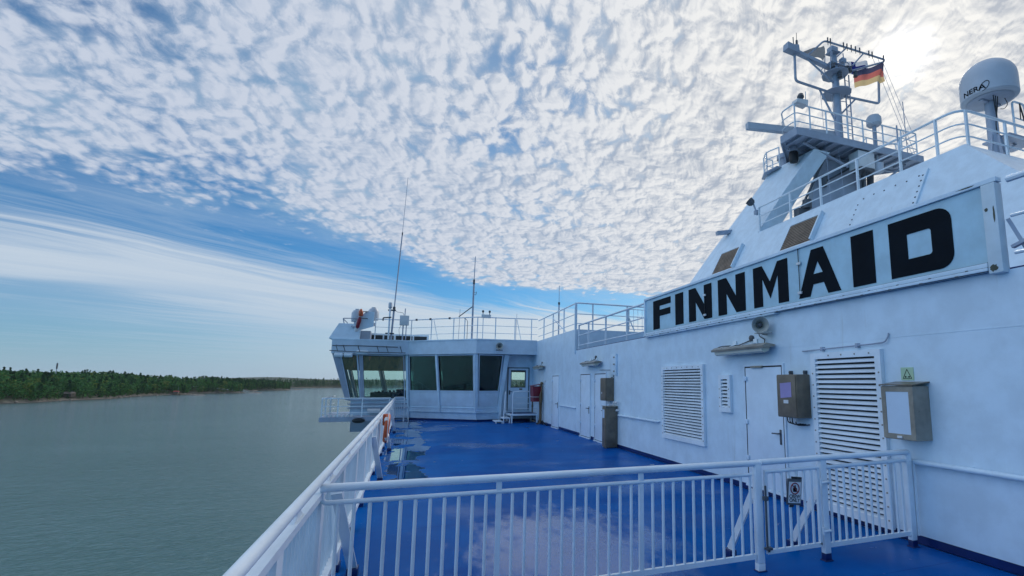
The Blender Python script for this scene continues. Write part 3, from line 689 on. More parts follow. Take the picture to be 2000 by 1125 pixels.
build('balusters', mb, 'white_rail', sr, kind='stuff', smooth=False)
yy = -5.0
while yy < Y1:                                           # posts with handrail brackets
    mb = MB(); mb.box((SXR - .012, yy - .07, .0), (SXR + .052, yy + .07, .984), .004); o = build('post', mb, 'white_rail', sr)
    mb = MB(); mb.box((SXR - .03, yy - .075, .004), (SXR + .065, yy + .075, .07), .004); build('foot', mb, 'bluekick', o)
    yy += 1.33
yy = -4.5
while yy < Y1:
    mb = MB(); mb.prism([(SXR + .018, yy - .13, 1.0), (SXR + .018, yy + .13, 1.0), (SXR + .018, yy + .06, 1.03), (SXR + .018, yy + .035, 1.065), (SXR + .018, yy - .035, 1.065), (SXR + .018, yy - .06, 1.03)], (.018, 0, 0)); build('bracket', mb, 'white_rail', sr, smooth=False)
    yy += 1.33
for yb in (5.45, 10.15, 14.5, 19.3):
    mb = MB(); mb.bar((SXR + .07, yb - .55, .86), (SXR + .19, yb, .06), .020, .085, up=(1, 0, 0)); o = build('brace', mb, 'white_rail', sr, smooth=False)
    mb = MB(); mb.box((SXR + .14, yb - .05, .004), (SXR + .24, yb + .08, .07), .006); build('foot', mb, 'bluekick', o)
# the rail's return at the far end
mb = MB(); mb.bar((SXR, Y1 + .12, .95), (-.16, Y1 + .12, .95), .03, .04); mb.bar((SXR, Y1 + .12, .28), (-.16, Y1 + .12, .28), .03, .04)
for k in range(4): mb.cyl((SXR + .08 + k * .08, Y1 + .12, .28), (SXR + .08 + k * .08, Y1 + .12, .95), .012, 6)
build('end_panel', mb, 'white_rail', sr)
mb = MB(); mb.box((-.20, Y1 + .08, .0), (-.14, Y1 + .16, 1.08)); mb.bar((-.12, Y1 + .1, .75), (.05, Y1 + .1, .0), .05, .03); build('end_post', mb, 'white_rail', sr, smooth=False)

# lifebuoy on the inside of the rail
t = thing('lifebuoy', (-.40, 11.9, .5), 'orange lifebuoy with white bands hung inside the side railing', 'lifebuoy')
mb = MB(); c0 = Vector((-.41, 11.95, .80)); ring = [c0 + Vector((.02 * math.sin(2 * math.pi * k / 32), .26 * math.cos(2 * math.pi * k / 32), .26 * math.sin(2 * math.pi * k / 32))) for k in range(32)]
mb.tube(ring, .048, 12, closed=True); build('ring', mb, 'orange', t)
for a in (45, 135, 225, 315):
    mb = MB(); seg = [c0 + Vector((0, .26 * math.cos(R(a + d)), .26 * math.sin(R(a + d)))) for d in (-9, -4, 0, 4, 9)]
    mb.tube(seg, .051, 12); build('band', mb, 'signwhite', t)
mb = MB(); mb.box((-.50, 11.88, .86), (-.36, 12.02, 1.1), .02); build('light_unit', mb, 'orange', t)
mb = MB(); mb.tube([c0 + Vector((.03, .32 * math.cos(2 * math.pi * k / 24), .32 * math.sin(2 * math.pi * k / 24))) for k in range(24)], .008, 6, closed=True); build('grab_line', mb, 'flagwhite', t)

# ------------------------------------------------------------------ bridge wing
bw = thing('bridge_wing', (1.5, 26, 0), 'white bridge wing with slanted windows closing the far end of deck', 'ship bridge')
def lerp(a, b, t): return Vector(a) * (1 - t) + Vector(b) * t
ZB, ZT = .60, 3.05
class Facade:
    """a ruled wall from bottom line (z=ZB) to top line (z=ZT); pt(u, z, e): e metres out of the wall"""
    def __init__(s, b0, b1, t0, t1):
        s.b0, s.b1, s.t0, s.t1 = [Vector(q) for q in ((*b0, ZB), (*b1, ZB), (*t0, ZT), (*t1, ZT))]
        d = (s.b1 - s.b0); s.n = Vector((d.y, -d.x, 0)).normalized()
    def pt(s, u, z, e=0.0):
        v = (z - ZB) / (ZT - ZB); return lerp(lerp(s.b0, s.b1, u), lerp(s.t0, s.t1, u), v) + s.n * e
    def slab(s, mb, u0, u1, z0, z1, e0, e1):
        q = [(u0, z0), (u1, z0), (u1, z1), (u0, z1)]
        vs = [s.pt(u, z, e0) for u, z in q] + [s.pt(u, z, e1) for u, z in q]
        mb.add(vs, [[3, 2, 1, 0], [4, 5, 6, 7], [0, 1, 5, 4], [1, 2, 6, 5], [2, 3, 7, 6], [3, 0, 4, 7]]); return mb
    def post(s, mb, ub, ut, w, z0, z1, e0, e1):
        L = (s.b1 - s.b0).length; hw = w / 2 / L
        def at(u, z, e): return s.pt(u, z, e)
        def uu(z): k = (z - ZB) / (ZT - ZB); return ub * (1 - k) + ut * k
        q = [(uu(z0) - hw, z0), (uu(z0) + hw, z0), (uu(z1) + hw, z1), (uu(z1) - hw, z1)]
        vs = [at(u, z, e0) for u, z in q] + [at(u, z, e1) for u, z in q]
        mb.add(vs, [[3, 2, 1, 0], [4, 5, 6, 7], [0, 1, 5, 4], [1, 2, 6, 5], [2, 3, 7, 6], [3, 0, 4, 7]]); return mb
FA = Facade((0.0, 25.80), (2.88, 23.40), (-.16, 25.60), (2.74, 23.10))
FB = Facade((2.88, 23.40), (3.98, 23.55), (2.74, 23.10), (4.25, 23.30))
FC = Facade((-2.55, 25.80), (0.0, 25.80), (-3.28, 25.60), (-.16, 25.60))
FC1 = Facade((-2.55, 25.80), (-1.97, 25.80), (-3.28, 25.60), (-2.20, 25.60)); FC2 = Facade((-1.97, 25.80), (0.0, 25.80), (-2.20, 25.60), (-.16, 25.60))
ka, kb = .477, .44
FA1 = Facade(FA.pt(0, ZB)[:2], FA.pt(ka, ZB)[:2], FA.pt(0, ZT)[:2], FA.pt(kb, ZT)[:2]); FA2 = Facade(FA.pt(ka, ZB)[:2], FA.pt(1, ZB)[:2], FA.pt(kb, ZT)[:2], FA.pt(1, ZT)[:2])
FD = Facade((-2.55, 28.6), (-2.55, 25.80), (-3.28, 28.9), (-3.28, 25.60))
FE = Facade((6.58, 28.6), (-2.55, 28.6), (6.58, 28.9), (-3.28, 28.9))
# lower walls
mb = MB()
for fa in (FA, FB): fa.slab(mb, 0, 1, .10, 1.36, -.12, -.02)
mb.box((-2.5, 25.85, .10), (0.05, 25.95, 1.0)); mb.box((-2.5, 25.96, .10), (-2.4, 28.6, 1.0)); mb.box((-2.5, 28.5, .10), (5.45, 28.62, 1.0))
mb.box((3.92, 23.70, .10), (4.48, 23.80, 3.06)); mb.box((5.16, 23.70, .10), (5.5, 23.80, 3.06)); mb.box((4.48, 23.70, .10), (5.16, 23.80, 1.57)); mb.box((4.48, 23.70, 2.34), (5.16, 23.80, 3.06)); mb.box((3.92, 23.42, .10), (4.02, 23.69, 3.06))
build('wall', mb, 'white', bw, smooth=False)
mb = MB()
for fa in (FA, FB): fa.slab(mb, -.0, 1.0, .0, .10, -.10, -.03)
mb.box((3.95, 23.71, .003), (5.48, 23.79, .10)); build('plinth', mb, 'bluekick', bw, smooth=False)
mb = MB()
for fa in (FA, FB):
    fa.slab(mb, .002, .998, .405, .425, -.02, .045); fa.slab(mb, .002, .998, .425, .60, -.02, .03); fa.slab(mb, .002, .998, .60, .625, -.02, .05)
build('skirt_ledge', mb, 'white', bw, smooth=False)
# panels below the windows and glazing
def bay(fa, ub0, ub1, w_post=.09, glass_mat='tinted', z0=1.40, z1=3.0, panel=True, blind=None, blind_z=.0):
    L = (fa.b1 - fa.b0).length; d = w_post / 2 / L
    fr = MB(); u0, u1 = ub0 + d, ub1 - d; t = .035 / L
    fa.slab(fr, u0, u1, z0 - .05, z0, -.06, .02); fa.slab(fr, u0, u1, z1, z1 + .05, -.06, .02)
    fa.slab(fr, u0, u0 + t, z0, z1, -.06, .012); fa.slab(fr, u1 - t, u1, z0, z1, -.06, .012)
    o = build('window', fr, 'fascia', bw, smooth=False)
    g = MB(); fa.slab(g, u0 + t, u1 - t, z0, z1, -.035, -.028); build('pane', g, glass_mat, o, smooth=False)
    s = MB(); k = .012 / L
    fa.slab(s, u0 + t, u1 - t, z0, z0 + .014, -.027, .0125); fa.slab(s, u0 + t, u1 - t, z1 - .03, z1, -.027, .0125); fa.slab(s, u0 + t, u0 + t + k, z0 + .014, z1 - .03, -.027, .0125); fa.slab(s, u1 - t - k, u1 - t, z0 + .014, z1 - .03, -.027, .0125)
    build('seal', s, 'black', o, smooth=False)
    if blind:
        b_ = MB(); fa.slab(b_, u0, u1, blind_z if blind_z else z0 - .2, z1 + .02, -.30, -.28); build('blind', b_, blind, o, smooth=False)
    if panel:
        p = MB(); fa.slab(p, u0, u1, .70, z0 - .07, -.019, .008); build('panel', p, 'fascia', bw, smooth=False)
    return o
bay(FA1, .04, 1.0, blind='curtain'); bay(FA2, .0, .97, blind='curtain'); bay(FB, .03, .90, w_post=.12, blind='curtain')
for fa, ub, w in ((FA2, .0, .10), (FA, .0, .14), (FB, .0, .12), (FB, .95, .16)):
    mb = MB(); fa.post(mb, ub, ub, w, .40 if w != .14 else .1, 3.06, -.08, .06); build('mullion', mb, 'white', bw, smooth=False)
# open aft bay of the wing end (see-through)
ubp = .20
bay(FC1, .12, .98, glass_mat='glass', z0=1.02, z1=3.0, panel=False); bay(FC2, .0, .96, w_post=.12, glass_mat='glass', z0=1.02, z1=3.0, panel=False)
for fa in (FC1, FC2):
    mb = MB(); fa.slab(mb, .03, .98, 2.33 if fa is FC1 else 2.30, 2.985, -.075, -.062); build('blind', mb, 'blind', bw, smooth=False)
for fa, u, w in ((FC1, .06, .16), (FC2, .0, .12)):
    mb = MB(); fa.post(mb, u, u, w, .95, 3.06, -.10, .05); build('mullion', mb, 'grey', bw, smooth=False)
bay(FD, .05, .95, glass_mat='glass', z0=1.02, z1=3.0, panel=False)
us = [0, .18, .36, .53, .66, .83, .985]
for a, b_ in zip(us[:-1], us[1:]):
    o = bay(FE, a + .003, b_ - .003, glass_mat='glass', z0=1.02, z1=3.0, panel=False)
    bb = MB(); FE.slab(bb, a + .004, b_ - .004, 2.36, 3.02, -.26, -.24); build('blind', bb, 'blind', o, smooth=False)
for u in us:
    mb = MB(); FE.post(mb, u, u, .12, .95, 3.06, -.10, .05); build('mullion', mb, 'grey', bw, smooth=False)
# interior
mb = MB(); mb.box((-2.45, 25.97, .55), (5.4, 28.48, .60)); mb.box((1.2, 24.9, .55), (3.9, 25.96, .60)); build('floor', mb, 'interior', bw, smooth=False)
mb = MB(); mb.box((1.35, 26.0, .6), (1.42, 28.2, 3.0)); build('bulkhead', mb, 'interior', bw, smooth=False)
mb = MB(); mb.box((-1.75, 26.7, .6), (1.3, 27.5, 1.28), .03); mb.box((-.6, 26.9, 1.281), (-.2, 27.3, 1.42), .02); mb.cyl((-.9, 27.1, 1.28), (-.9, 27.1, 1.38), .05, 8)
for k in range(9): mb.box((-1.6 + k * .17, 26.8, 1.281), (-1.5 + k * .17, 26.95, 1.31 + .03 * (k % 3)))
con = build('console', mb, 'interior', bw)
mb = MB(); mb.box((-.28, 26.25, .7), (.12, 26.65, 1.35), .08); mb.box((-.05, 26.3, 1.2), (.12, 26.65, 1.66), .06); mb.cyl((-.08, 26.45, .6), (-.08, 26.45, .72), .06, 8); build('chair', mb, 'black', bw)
# fascia, roof
mb = MB()
pl = [Vector((-3.40, 29.1, 0)), Vector((-3.40, 25.50, 0)), Vector((-2.4, 25.42, 0)), Vector((-.13, 25.45, 0)), Vector((2.74, 22.98, 0)), Vector((5.5, 22.86, 0)), Vector((5.5, 29.1, 0))]
mb.prism([p + Vector((0, 0, 3.07)) for p in pl], (0, 0, .62)); build('fascia', mb, 'fascia', bw, smooth=False)
cx_ = Vector((1.5, 26.5, 0)); mb = MB()
pl2 = [p + (p - cx_).normalized() * .035 if p.x < 5 else p for p in pl]
mb.prism([p + Vector((0, 0, 3.692)) for p in pl2], (0, 0, .05)); build('roof_edge', mb, 'white', bw, smooth=False)
# door with window, in the recess
d = MB(); DX0, DX1, DZ0, DZ1, DYf = 4.36, 5.30, .52, 2.44, 23.70
d.box((DX0, DYf - .04, DZ0), (DX1, DYf - .002, 1.58)); d.box((DX0, DYf - .04, 2.33), (DX1, DYf - .002, DZ1)); d.box((DX0, DYf - .0395, 1.58), (DX0 + .14, DYf - .002, 2.33)); d.box((DX1 - .16, DYf - .0395, 1.58), (DX1, DYf - .002, 2.33))
do = build('door', d, 'door', bw, smooth=False)
g = MB(); g.box((DX0 + .14, DYf - .03, 1.58), (DX1 - .16, DYf - .022, 2.33)); win = build('window', g, 'glass', do, smooth=False)
s = MB(); s.box((DX0 + .105, DYf - .05, 1.545), (DX1 - .125, DYf - .0405, 1.58)); s.box((DX0 + .105, DYf - .05, 2.33), (DX1 - .125, DYf - .0405, 2.365)); s.box((DX0 + .105, DYf - .0495, 1.58), (DX0 + .14, DYf - .0405, 2.33)); s.box((DX1 - .16, DYf - .0495, 1.58), (DX1 - .125, DYf - .0405, 2.33))
build('window_frame', s, 'darkgrey', win, smooth=False)
s = MB(); s.box((DX0 - .05, DYf - .03, DZ0 - .04), (DX0 - .012, DYf - .001, DZ1 + .05)); s.box((DX1 + .012, DYf - .03, DZ0 - .04), (DX1 + .05, DYf - .001, DZ1 + .05)); s.box((DX0 - .012, DYf - .0295, DZ1 + .012), (DX1 + .012, DYf - .001, DZ1 + .05)); build('door_frame', s, 'darkgrey', do, smooth=False)
s = MB(); s.box((DX0 + .03, DYf - .07, 1.22), (DX0 + .09, DYf - .041, 1.42), .006); s.tube([(DX0 + .06, DYf - .06, 1.36), (DX0 + .06, DYf - .10, 1.36), (DX0 + .18, DYf - .10, 1.35)], .012, 6); build('handle', s, 'darkgrey', do)
s = MB(); s.box((DX1 - .42, DYf - .046, 1.44), (DX1 - .28, DYf - .041, 1.50)); build('name_plate', s, 'brass', do, smooth=False)
# pipes and rails along the wing's fascia, floodlights, wiper drums
mb = MB()
mb.tube([(-3.45, 25.32, 3.18), (-2.4, 25.25, 3.14), (-.25, 25.22, 3.14)], .018, 6); mb.tube([(-3.35, 25.30, 3.40), (-2.35, 25.26, 3.42), (-.6, 25.24, 3.40)], .022, 6)
for x in (-3.2, -2.9, -2.3, -1.5, -1.1, -.5): mb.tube([(x, 25.45, 3.45), (x, 25.26, 3.42), (x + .1, 25.24, 3.14)], .014, 6)
build('wiper_rail', mb, 'darkgrey', bw)
for x0, x1, z in ((-2.35, -1.85, 3.12), (-3.25, -2.9, 2.98), (-2.86, -2.5, 2.99)):
    mb = MB(); mb.lathe((x0, 25.36, z), [(.07, 0), (.10, .03), (.10, x1 - x0 - .03), (.07, x1 - x0)], 14, (1, 0, 0)); build('wiper_drum', mb, 'white_rail', bw)
# wing underside and ledges
mb = MB(); mb.box((-2.45, 25.9, -.5), (.0, 28.5, .09)); build('wing_bracket', mb, 'grey', bw, smooth=False)
mb = MB()
for z in (.92, .74, .56): mb.box((-2.6, 25.74, z), (.02, 25.849, z + .05))
build('ledge', mb, 'grey', bw, smooth=False)
mb = MB(); mb.cyl((-1.75, 25.6, .45), (-1.2, 25.6, .45), .11, 14); build('canister', mb, 'signwhite', bw)

# catwalk round the wing
cw = thing('catwalk', (-2.1, 24.9, .02), 'narrow railed catwalk hung outboard of the bridge wing over water', 'catwalk')
mb = MB(); mb.box((-3.55, 24.55, .06), (-.75, 25.65, .26), .01); mb.box((-3.55, 25.66, .06), (-2.62, 28.8, .26)); build('floor', mb, 'grey', cw, smooth=False)
rail_run(cw, [(-.75, 24.6, .26), (-3.5, 24.6, .26), (-3.5, 28.7, .26)], [.80, .45, .18], [(-3.47, 24.6, .26), (-3.5, 25.9, .26), (-3.5, 27.4, .26), (-2.85, 24.6, .26), (-1.9, 24.6, .26), (-.8, 24.6, .26)], r_top=.026, r_bar=.014, mat='white_rail')
mb = MB()
for k in range(7): mb.box((-3.3 + k * .16, 24.58, .262), (-3.2 + k * .16, 24.66, .36), .01)
build('cable_tray', mb, 'signwhite', cw)
t = thing('floodlight', (-2.0, 24.45, -.02), 'dark oval floodlight slung under the wing catwalk', 'floodlight')
mb = MB(); mb.lathe((-2.0, 24.52, .10), [(.0, -.02), (.20, 0), (.26, .05), (.20, .10), (.0, .12)], 18, (0, -1, 0)); mb.v = [(v[0], v[1], .10 + (v[2] - .10) * .42) for v in mb.v]; build('lamp_head', mb, 'black', t)
mb = MB(); mb.tube(fillet([(-2.2, 24.55, .12), (-2.2, 24.52, .24), (-1.8, 24.52, .24), (-1.8, 24.55, .12)], .05), .014, 6); build('bracket', mb, 'grey', t)

# housings on the wing roof
t = thing('roof_housing', (-2.8, 26.5, 3.75), 'white sloping steel housing on the outer end of wing roof', 'housing')
mb = MB(); mb.prism([(-3.55, 25.55, 3.745), (-3.20, 25.75, 4.48), (-2.28, 25.75, 4.48), (-2.28, 25.55, 3.745)], (0, 2.2, 0)); build('cover', mb, 'white', t, smooth=False)
mb = MB(); mb.prism([(-2.42, 25.50, 4.12), (-1.72, 25.50, 4.36), (-1.72, 25.50, 5.05), (-2.08, 25.50, 5.05), (-2.55, 25.50, 4.46)], (0, .05, 0)); build('screen_plate', mb, 'white', t, smooth=False)
mb = MB(); mb.box((-2.27, 25.9, 3.745), (-1.85, 27.4, 4.18)); build('plinth', mb, 'grey', t, smooth=False)
mb = MB(); mb.tube(fillet([(-3.0, 25.8, 4.48), (-3.05, 25.8, 4.72), (-2.3, 25.8, 4.75)], .04), .022, 6); mb.tube([(-3.05, 25.8, 4.7), (-2.85, 25.85, 4.5)], .018, 6); mb.cyl((-2.66, 25.68, 4.36), (-2.55, 25.62, 4.30), .045, 8); build('bracket', mb, 'grey', t)
def drum(x, label, dz=0):
    mb = MB(); mb.lathe((x, 26.1, 4.72 + dz), [(.0, 0), (.235, .0), (.25, .05), (.25, .42), (.17, .55), (.10, .57), (.10, .62), (.0, .63)], 20)
    build('antenna_drum', mb, 'dome', label=label, cat='antenna', group='drum antennas on the wing roof')
drum(-2.50, 'outer white antenna drum behind the orange beacon', -.12); drum(-1.80, 'inner white antenna drum on the roof screen plate')
mb = MB(); mb.box((-2.6, 25.95, 4.45), (-1.7, 26.3, 4.58)); mb.box((-2.2, 26.05, 4.58), (-2.0, 26.2, 4.95)); build('drum_base', mb, 'grey', t, smooth=False)
t = thing('smoke_float', (-2.42, 25.35, 4.1), 'orange smoke float hanging on the roof screen plate', 'safety float')
mb = MB(); mb.lathe((-2.28, 25.38, 4.80), [(.0, -.02), (.07, 0), (.10, .05), (.10, .22), (.06, .28), (.04, .34), (.0, .35)], 14); build('canister', mb, 'orange', t)
mb = MB(); mb.lathe((-2.40, 25.38, 4.22), [(.03, 0), (.08, .06), (.09, .40), (.05, .55)], 12, (.18, 0, 1)); build('buoy', mb, 'red', t)
mb = MB(); mb.lathe((-2.44, 25.37, 4.08), [(.0, -.02), (.06, 0), (.085, .14)], 12, (.18, 0, 1)); build('cap', mb, 'signwhite', t)
for z in (4.70, 5.02):
    mb = MB(); mb.box((-2.26, 25.40, z), (-1.98, 25.45, z + .03)); build('bracket', mb, 'darkgrey', t, smooth=False)

# low box with dark windows on the roof
t = thing('roof_box', (-.7, 27.2, 3.75), 'low white roof box with a row of dark panes behind rail', 'roof box')
mb = MB(); mb.box((-2.05, 26.6, 3.745), (.8, 28.6, 4.14), .01); build('body', mb, 'white', t)
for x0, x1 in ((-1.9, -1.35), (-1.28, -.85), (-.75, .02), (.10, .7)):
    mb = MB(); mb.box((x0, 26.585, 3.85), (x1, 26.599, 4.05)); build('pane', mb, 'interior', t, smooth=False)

# roof rail of the bridge wing
rr = thing('roof_rail', (2, 24.5, 3.75), 'three bar railing along the bridge wing roof edge', 'railing')
path = [(-1.65, 25.75, 3.745), (-.10, 25.60, 3.745), (2.76, 23.12, 3.745), (5.52, 22.92, 3.745)]
def along(t_):
    tot = [ (Vector(path[i+1]) - Vector(path[i])).length for i in range(3)]; s_ = t_ * sum(tot)
    for i in range(3):
        if s_ <= tot[i] + 1e-6: return lerp(path[i], path[i + 1], s_ / tot[i])
        s_ -= tot[i]
rail_run(rr, path, [1.0, .62, .28], [along(q) for q in (.0, .15, .20, .345, .50, .575, .66, .76, .87, .965)], r_top=.026, r_bar=.013, post_w=.042)
for q in (.36, .88):
    mb = MB(); a = along(q); mb.bar((a.x, a.y, a.z + .95), (a.x + .22, a.y + .05, a.z), .035, .02); build('brace', mb, 'white_rail', rr, smooth=False)
for q in (.14, .235, .335, .47):
    mb = MB(); a = along(q); mb.box((a.x - .05, a.y - .05, a.z + .96), (a.x + .05, a.y + .05, a.z + 1.05), .01); build('pipe_clip', mb, 'darkgrey', rr)

# aerials
def whip(pts, radii, label, mat='grey', knobs=()):
    t = thing('whip_aerial', pts[0], label, 'aerial')
    for (a, b_), r in zip(zip(pts[:-1], pts[1:]), radii):
        mb = MB(); mb.cyl(a, b_, r, 8); build('rod', mb, mat, t)
    for a, r, h in knobs:
        mb = MB(); mb.cyl(a, (a[0], a[1], a[2] + h), r, 10); build('insulator', mb, 'darkgrey', t)
    return t
t = whip([(-.92, 25.2, 3.745), (-.86, 25.2, 5.2), (-.70, 25.2, 8.9), (-.60, 25.2, 11.75)], [.045, .028, .011], 'tallest whip aerial leaning slightly above the wing roof', 'grey', [((-.86, 25.2, 5.18), .06, .12), ((-.70, 25.2, 8.8), .03, .15)])
mb = MB(); mb.box((-1.12, 25.15, 5.10), (-.78, 25.25, 5.16)); mb.box((-1.18, 25.15, 4.0), (-.8, 25.25, 4.06)); build('clamp', mb, 'darkgrey', t, smooth=False)
t = thing('satellite_pot', (-1.03, 25.1, 3.745), 'small white pot antenna on a post beside the tallest whip', 'antenna')
mb = MB(); mb.cyl((-1.03, 25.1, 3.745), (-1.03, 25.1, 5.2), .04, 10); build('post', mb, 'white_rail', t)
mb = MB(); mb.lathe((-1.03, 25.1, 5.2), [(.06, 0), (.085, .03), (.085, .24), (.06, .28), (.0, .29)], 14); build('pot', mb, 'dome', t)
mb = MB(); mb.tube(fillet([(-1.3, 25.05, 4.6), (-1.3, 25.05, 4.74), (-.95, 25.05, 4.78)], .04), .03, 6); build('clamp', mb, 'darkgrey', t)
t = thing('junction_box', (-.37, 24.95, 4.5), 'white aerial junction box fixed on the roof rail corner', 'box')
mb = MB(); mb.box((-.58, 24.9, 4.42), (-.17, 25.12, 4.88), .02); build('box', mb, 'signwhite', t)
mb = MB(); mb.cyl((-.37, 25.0, 4.88), (-.36, 25.0, 5.22), .022, 8); mb.cyl((-.42, 25.0, 3.745), (-.42, 25.0, 4.42), .028, 8); mb.cyl((-.28, 25.0, 3.745), (-.28, 25.0, 4.42), .022, 8); build('post', mb, 'grey', t)
mb = MB(); mb.tube(fillet([(-.86, 25.15, 5.25), (-.75, 25.1, 5.05), (-.45, 25.05, 5.02), (-.42, 25.0, 4.9)], .08), .009, 6); mb.tube(fillet([(-.5, 25, 4.42), (-.6, 25, 4.25), (-.55, 25, 3.9)], .1), .008, 6); build('cable', mb, 'darkgrey', t)
t = whip([(2.56, 23.35, 3.745), (2.56, 23.35, 6.35), (2.58, 23.35, 7.62)], [.042, .018], 'dark stout whip aerial with a side strut on the roof', 'grey', [((2.56, 23.35, 6.3), .05, .22)])
mb = MB(); mb.tube([(2.54, 23.35, 5.25), (1.95, 23.4, 4.75)], .022, 6); mb.tube([(2.6, 23.35, 5.9), (2.70, 23.35, 5.95), (2.66, 23.35, 5.8), (2.58, 23.35, 5.82)], .012, 6); mb.tube(fillet([(2.2, 23.4, 4.7), (2.35, 23.4, 4.6), (2.35, 23.4, 3.75)], .1), .012, 6); build('strut', mb, 'darkgrey', t)
whip([(5.75, 20.1, 3.705), (5.75, 20.1, 5.10), (5.75, 20.1, 5.88)], [.032, .012], 'thin pale whip aerial on the wall top rail', 'grey', [((5.75, 20.1, 5.06), .045, .10)])
whip([(2.0, 23.7, 3.745), (2.02, 23.7, 5.15)], [.010], 'hair thin aerial rod left of the stout whip', 'grey')
whip([(4.55, 23.2, 3.745), (4.58, 23.2, 5.0)], [.010], 'hair thin aerial rod right of the twin signal lamps', 'grey')
t = thing('signal_lamps', (3.1, 23.0, 4.7), 'pair of small signal lamps on a white box on rail', 'signal lamp')
mb = MB(); mb.box((2.92, 22.96, 4.70), (3.34, 23.06, 4.86), .01); build('box', mb, 'signwhite', t)
for x in (2.98, 3.28):
    mb = MB(); mb.cyl((x, 23.0, 4.86), (x, 23.0, 4.95), .018, 8); mb.lathe((x, 23.0, 4.95), [(.03, 0), (.05, .03), (.05, .09), (.0, .12)], 10); build('lamp', mb, 'darkgrey', t)
mb = MB(); mb.bar((3.0, 23.03, 3.745), (3.0, 23.03, 4.75), .03, .03); build('post', mb, 'white_rail', t, smooth=False)
t, L = horn((3.74, 22.78, 3.42), (-.1, -1, 0), 1.05, 'dark horn loudspeaker on the bridge fascia above the end window')
mb = MB(); mb.box((3.60, 22.72, 3.22), (3.88, 22.86, 3.25), .004); mb.box((3.72, 22.80, 3.25), (3.76, 22.84, 3.36)); build('bracket', mb, 'darkgrey', t)

# ------------------------------------------------------------------ door platform with steps, red bin
t = thing('door_platform', (4.9, 22.6, 0), 'small white stepped platform with hand hoops before the bridge door', 'platform')
PZ = .40
mb = MB(); mb.box((4.25, 22.30, PZ - .08), (5.48, 23.66, PZ), .006); pf = build('frame', mb, 'white_rail', t)
mb = MB(); mb.box((4.29, 22.34, PZ + .002), (5.45, 23.62, PZ + .012)); build('tread', mb, 'bluekick', t, smooth=False)
for x, y in ((4.30, 22.34), (5.44, 22.34), (4.30, 23.5), (5.44, 23.5)):
    mb = MB(); mb.box((x - .035, y - .035, 0), (x + .035, y + .035, PZ - .081)); build('leg', mb, 'white_rail', t, smooth=False)
for x0, x1, z in ((3.93, 4.235, .24), (3.60, 3.92, .10)):
    mb = MB(); mb.box((x0, 22.35, z - .04), (x1, 23.2, z), .004); mb.box((x0 + .01, 22.36, z - .0), (x1 - .01, 23.19, z + .006)); mb.box((x1 - .05, 22.355, 0), (x1 - .005, 22.40, z - .041)); mb.box((x0 + .005, 22.355, 0), (x0 + .05, 22.40, z - .041)); mb.box((x1 - .05, 23.15, 0), (x1 - .005, 23.195, z - .041))
    build('step', mb, 'white_rail', t)
def hoop(pts, bars, name='hand_hoop'):
    mb = MB(); mb.tube(fillet(pts, .10), .022, 8)
    for a, b_ in bars: mb.tube([a, b_], .013, 6)
    build(name, mb, 'white_rail', t)
hoop([(4.33, 22.33, PZ), (4.33, 22.33, 1.38), (5.46, 22.33, 1.38)], [((4.33, 22.33, PZ + z), (5.46, 22.33, PZ + z)) for z in (.22, .46, .72)])
hoop([(3.98, 22.5, .24), (4.04, 22.6, 1.30), (4.15, 23.2, 1.38), (4.22, 23.3, PZ)], [((4.0, 22.55, .62), (4.2, 23.3, .68)), ((4.02, 22.58, .95), (4.2, 23.28, 1.0)), ((3.99, 22.53, .40), (4.21, 23.3, .45))])
mb = MB(); mb.box((5.18, 22.29, .45), (5.24, 22.312, 1.6), .008); mb.box((5.165, 22.285, .72), (5.255, 22.318, .76)); mb.box((5.165, 22.285, 1.3), (5.255, 22.318, 1.34)); build('strap', mb, 'brass', t)
t = thing('red_bin', (5.33, 21.9, .9), 'red wall bin beside the platform at the far corner', 'bin')
mb = MB(); mb.prism([(5.10, 21.6, .95), (5.10, 22.2, .95), (5.06, 22.2, 1.62), (5.06, 21.6, 1.62)], (.36, 0, 0)); build('body', mb, 'red', t, smooth=False)
mb = MB(); mb.prism([(5.03, 21.57, 1.622), (5.03, 22.23, 1.622), (5.46, 22.23, 1.70), (5.46, 21.57, 1.70)], (0, 0, .02)); build('lid', mb, 'red', t, smooth=False)
mb = MB(); mb.box((5.05, 21.59, 1.15), (5.47, 22.21, 1.17)); build('band', mb, 'signwhite', t, smooth=False)
t = thing('hose_bundle', (5.42, 21.4, 0), 'hydrant with hanging dark hoses between red bin and wall', 'hydrant')
mb = MB(); mb.cyl((5.42, 21.5, 0), (5.42, 21.5, 1.75), .03, 8); mb.lathe((5.42, 21.5, 1.70), [(.05, 0), (.07, .03), (.05, .10), (.0, .12)], 10); build('standpipe', mb, 'brass', t)
for k in range(4):
    mb = MB(); y = 21.35 + k * .06; mb.tube(fillet([(5.40, y, 1.55 - .06 * k), (5.33, y - .02, 1.2), (5.37, y + .02, .5), (5.34, y, .06), (5.2, y - .1, .03)], .2), .02, 6); build('hose', mb, 'black' if k % 2 else 'brass', t)
mb = MB(); mb.tube(fillet([(5.35, 20.9, .03), (5.3, 20.9, .16), (5.3, 20.75, .20), (5.3, 20.6, .12), (5.42, 20.5, .02)], .08), .025, 6); build('loose_loop', mb, 'black', t)
mb = MB()
for z, y in ((1.72, 21.25), (1.82, 21.15), (1.55, 21.2)): mb.box((5.46, y, z), (5.5, y + .08, z + .06), .006)
build('clip', mb, 'signwhite', t)

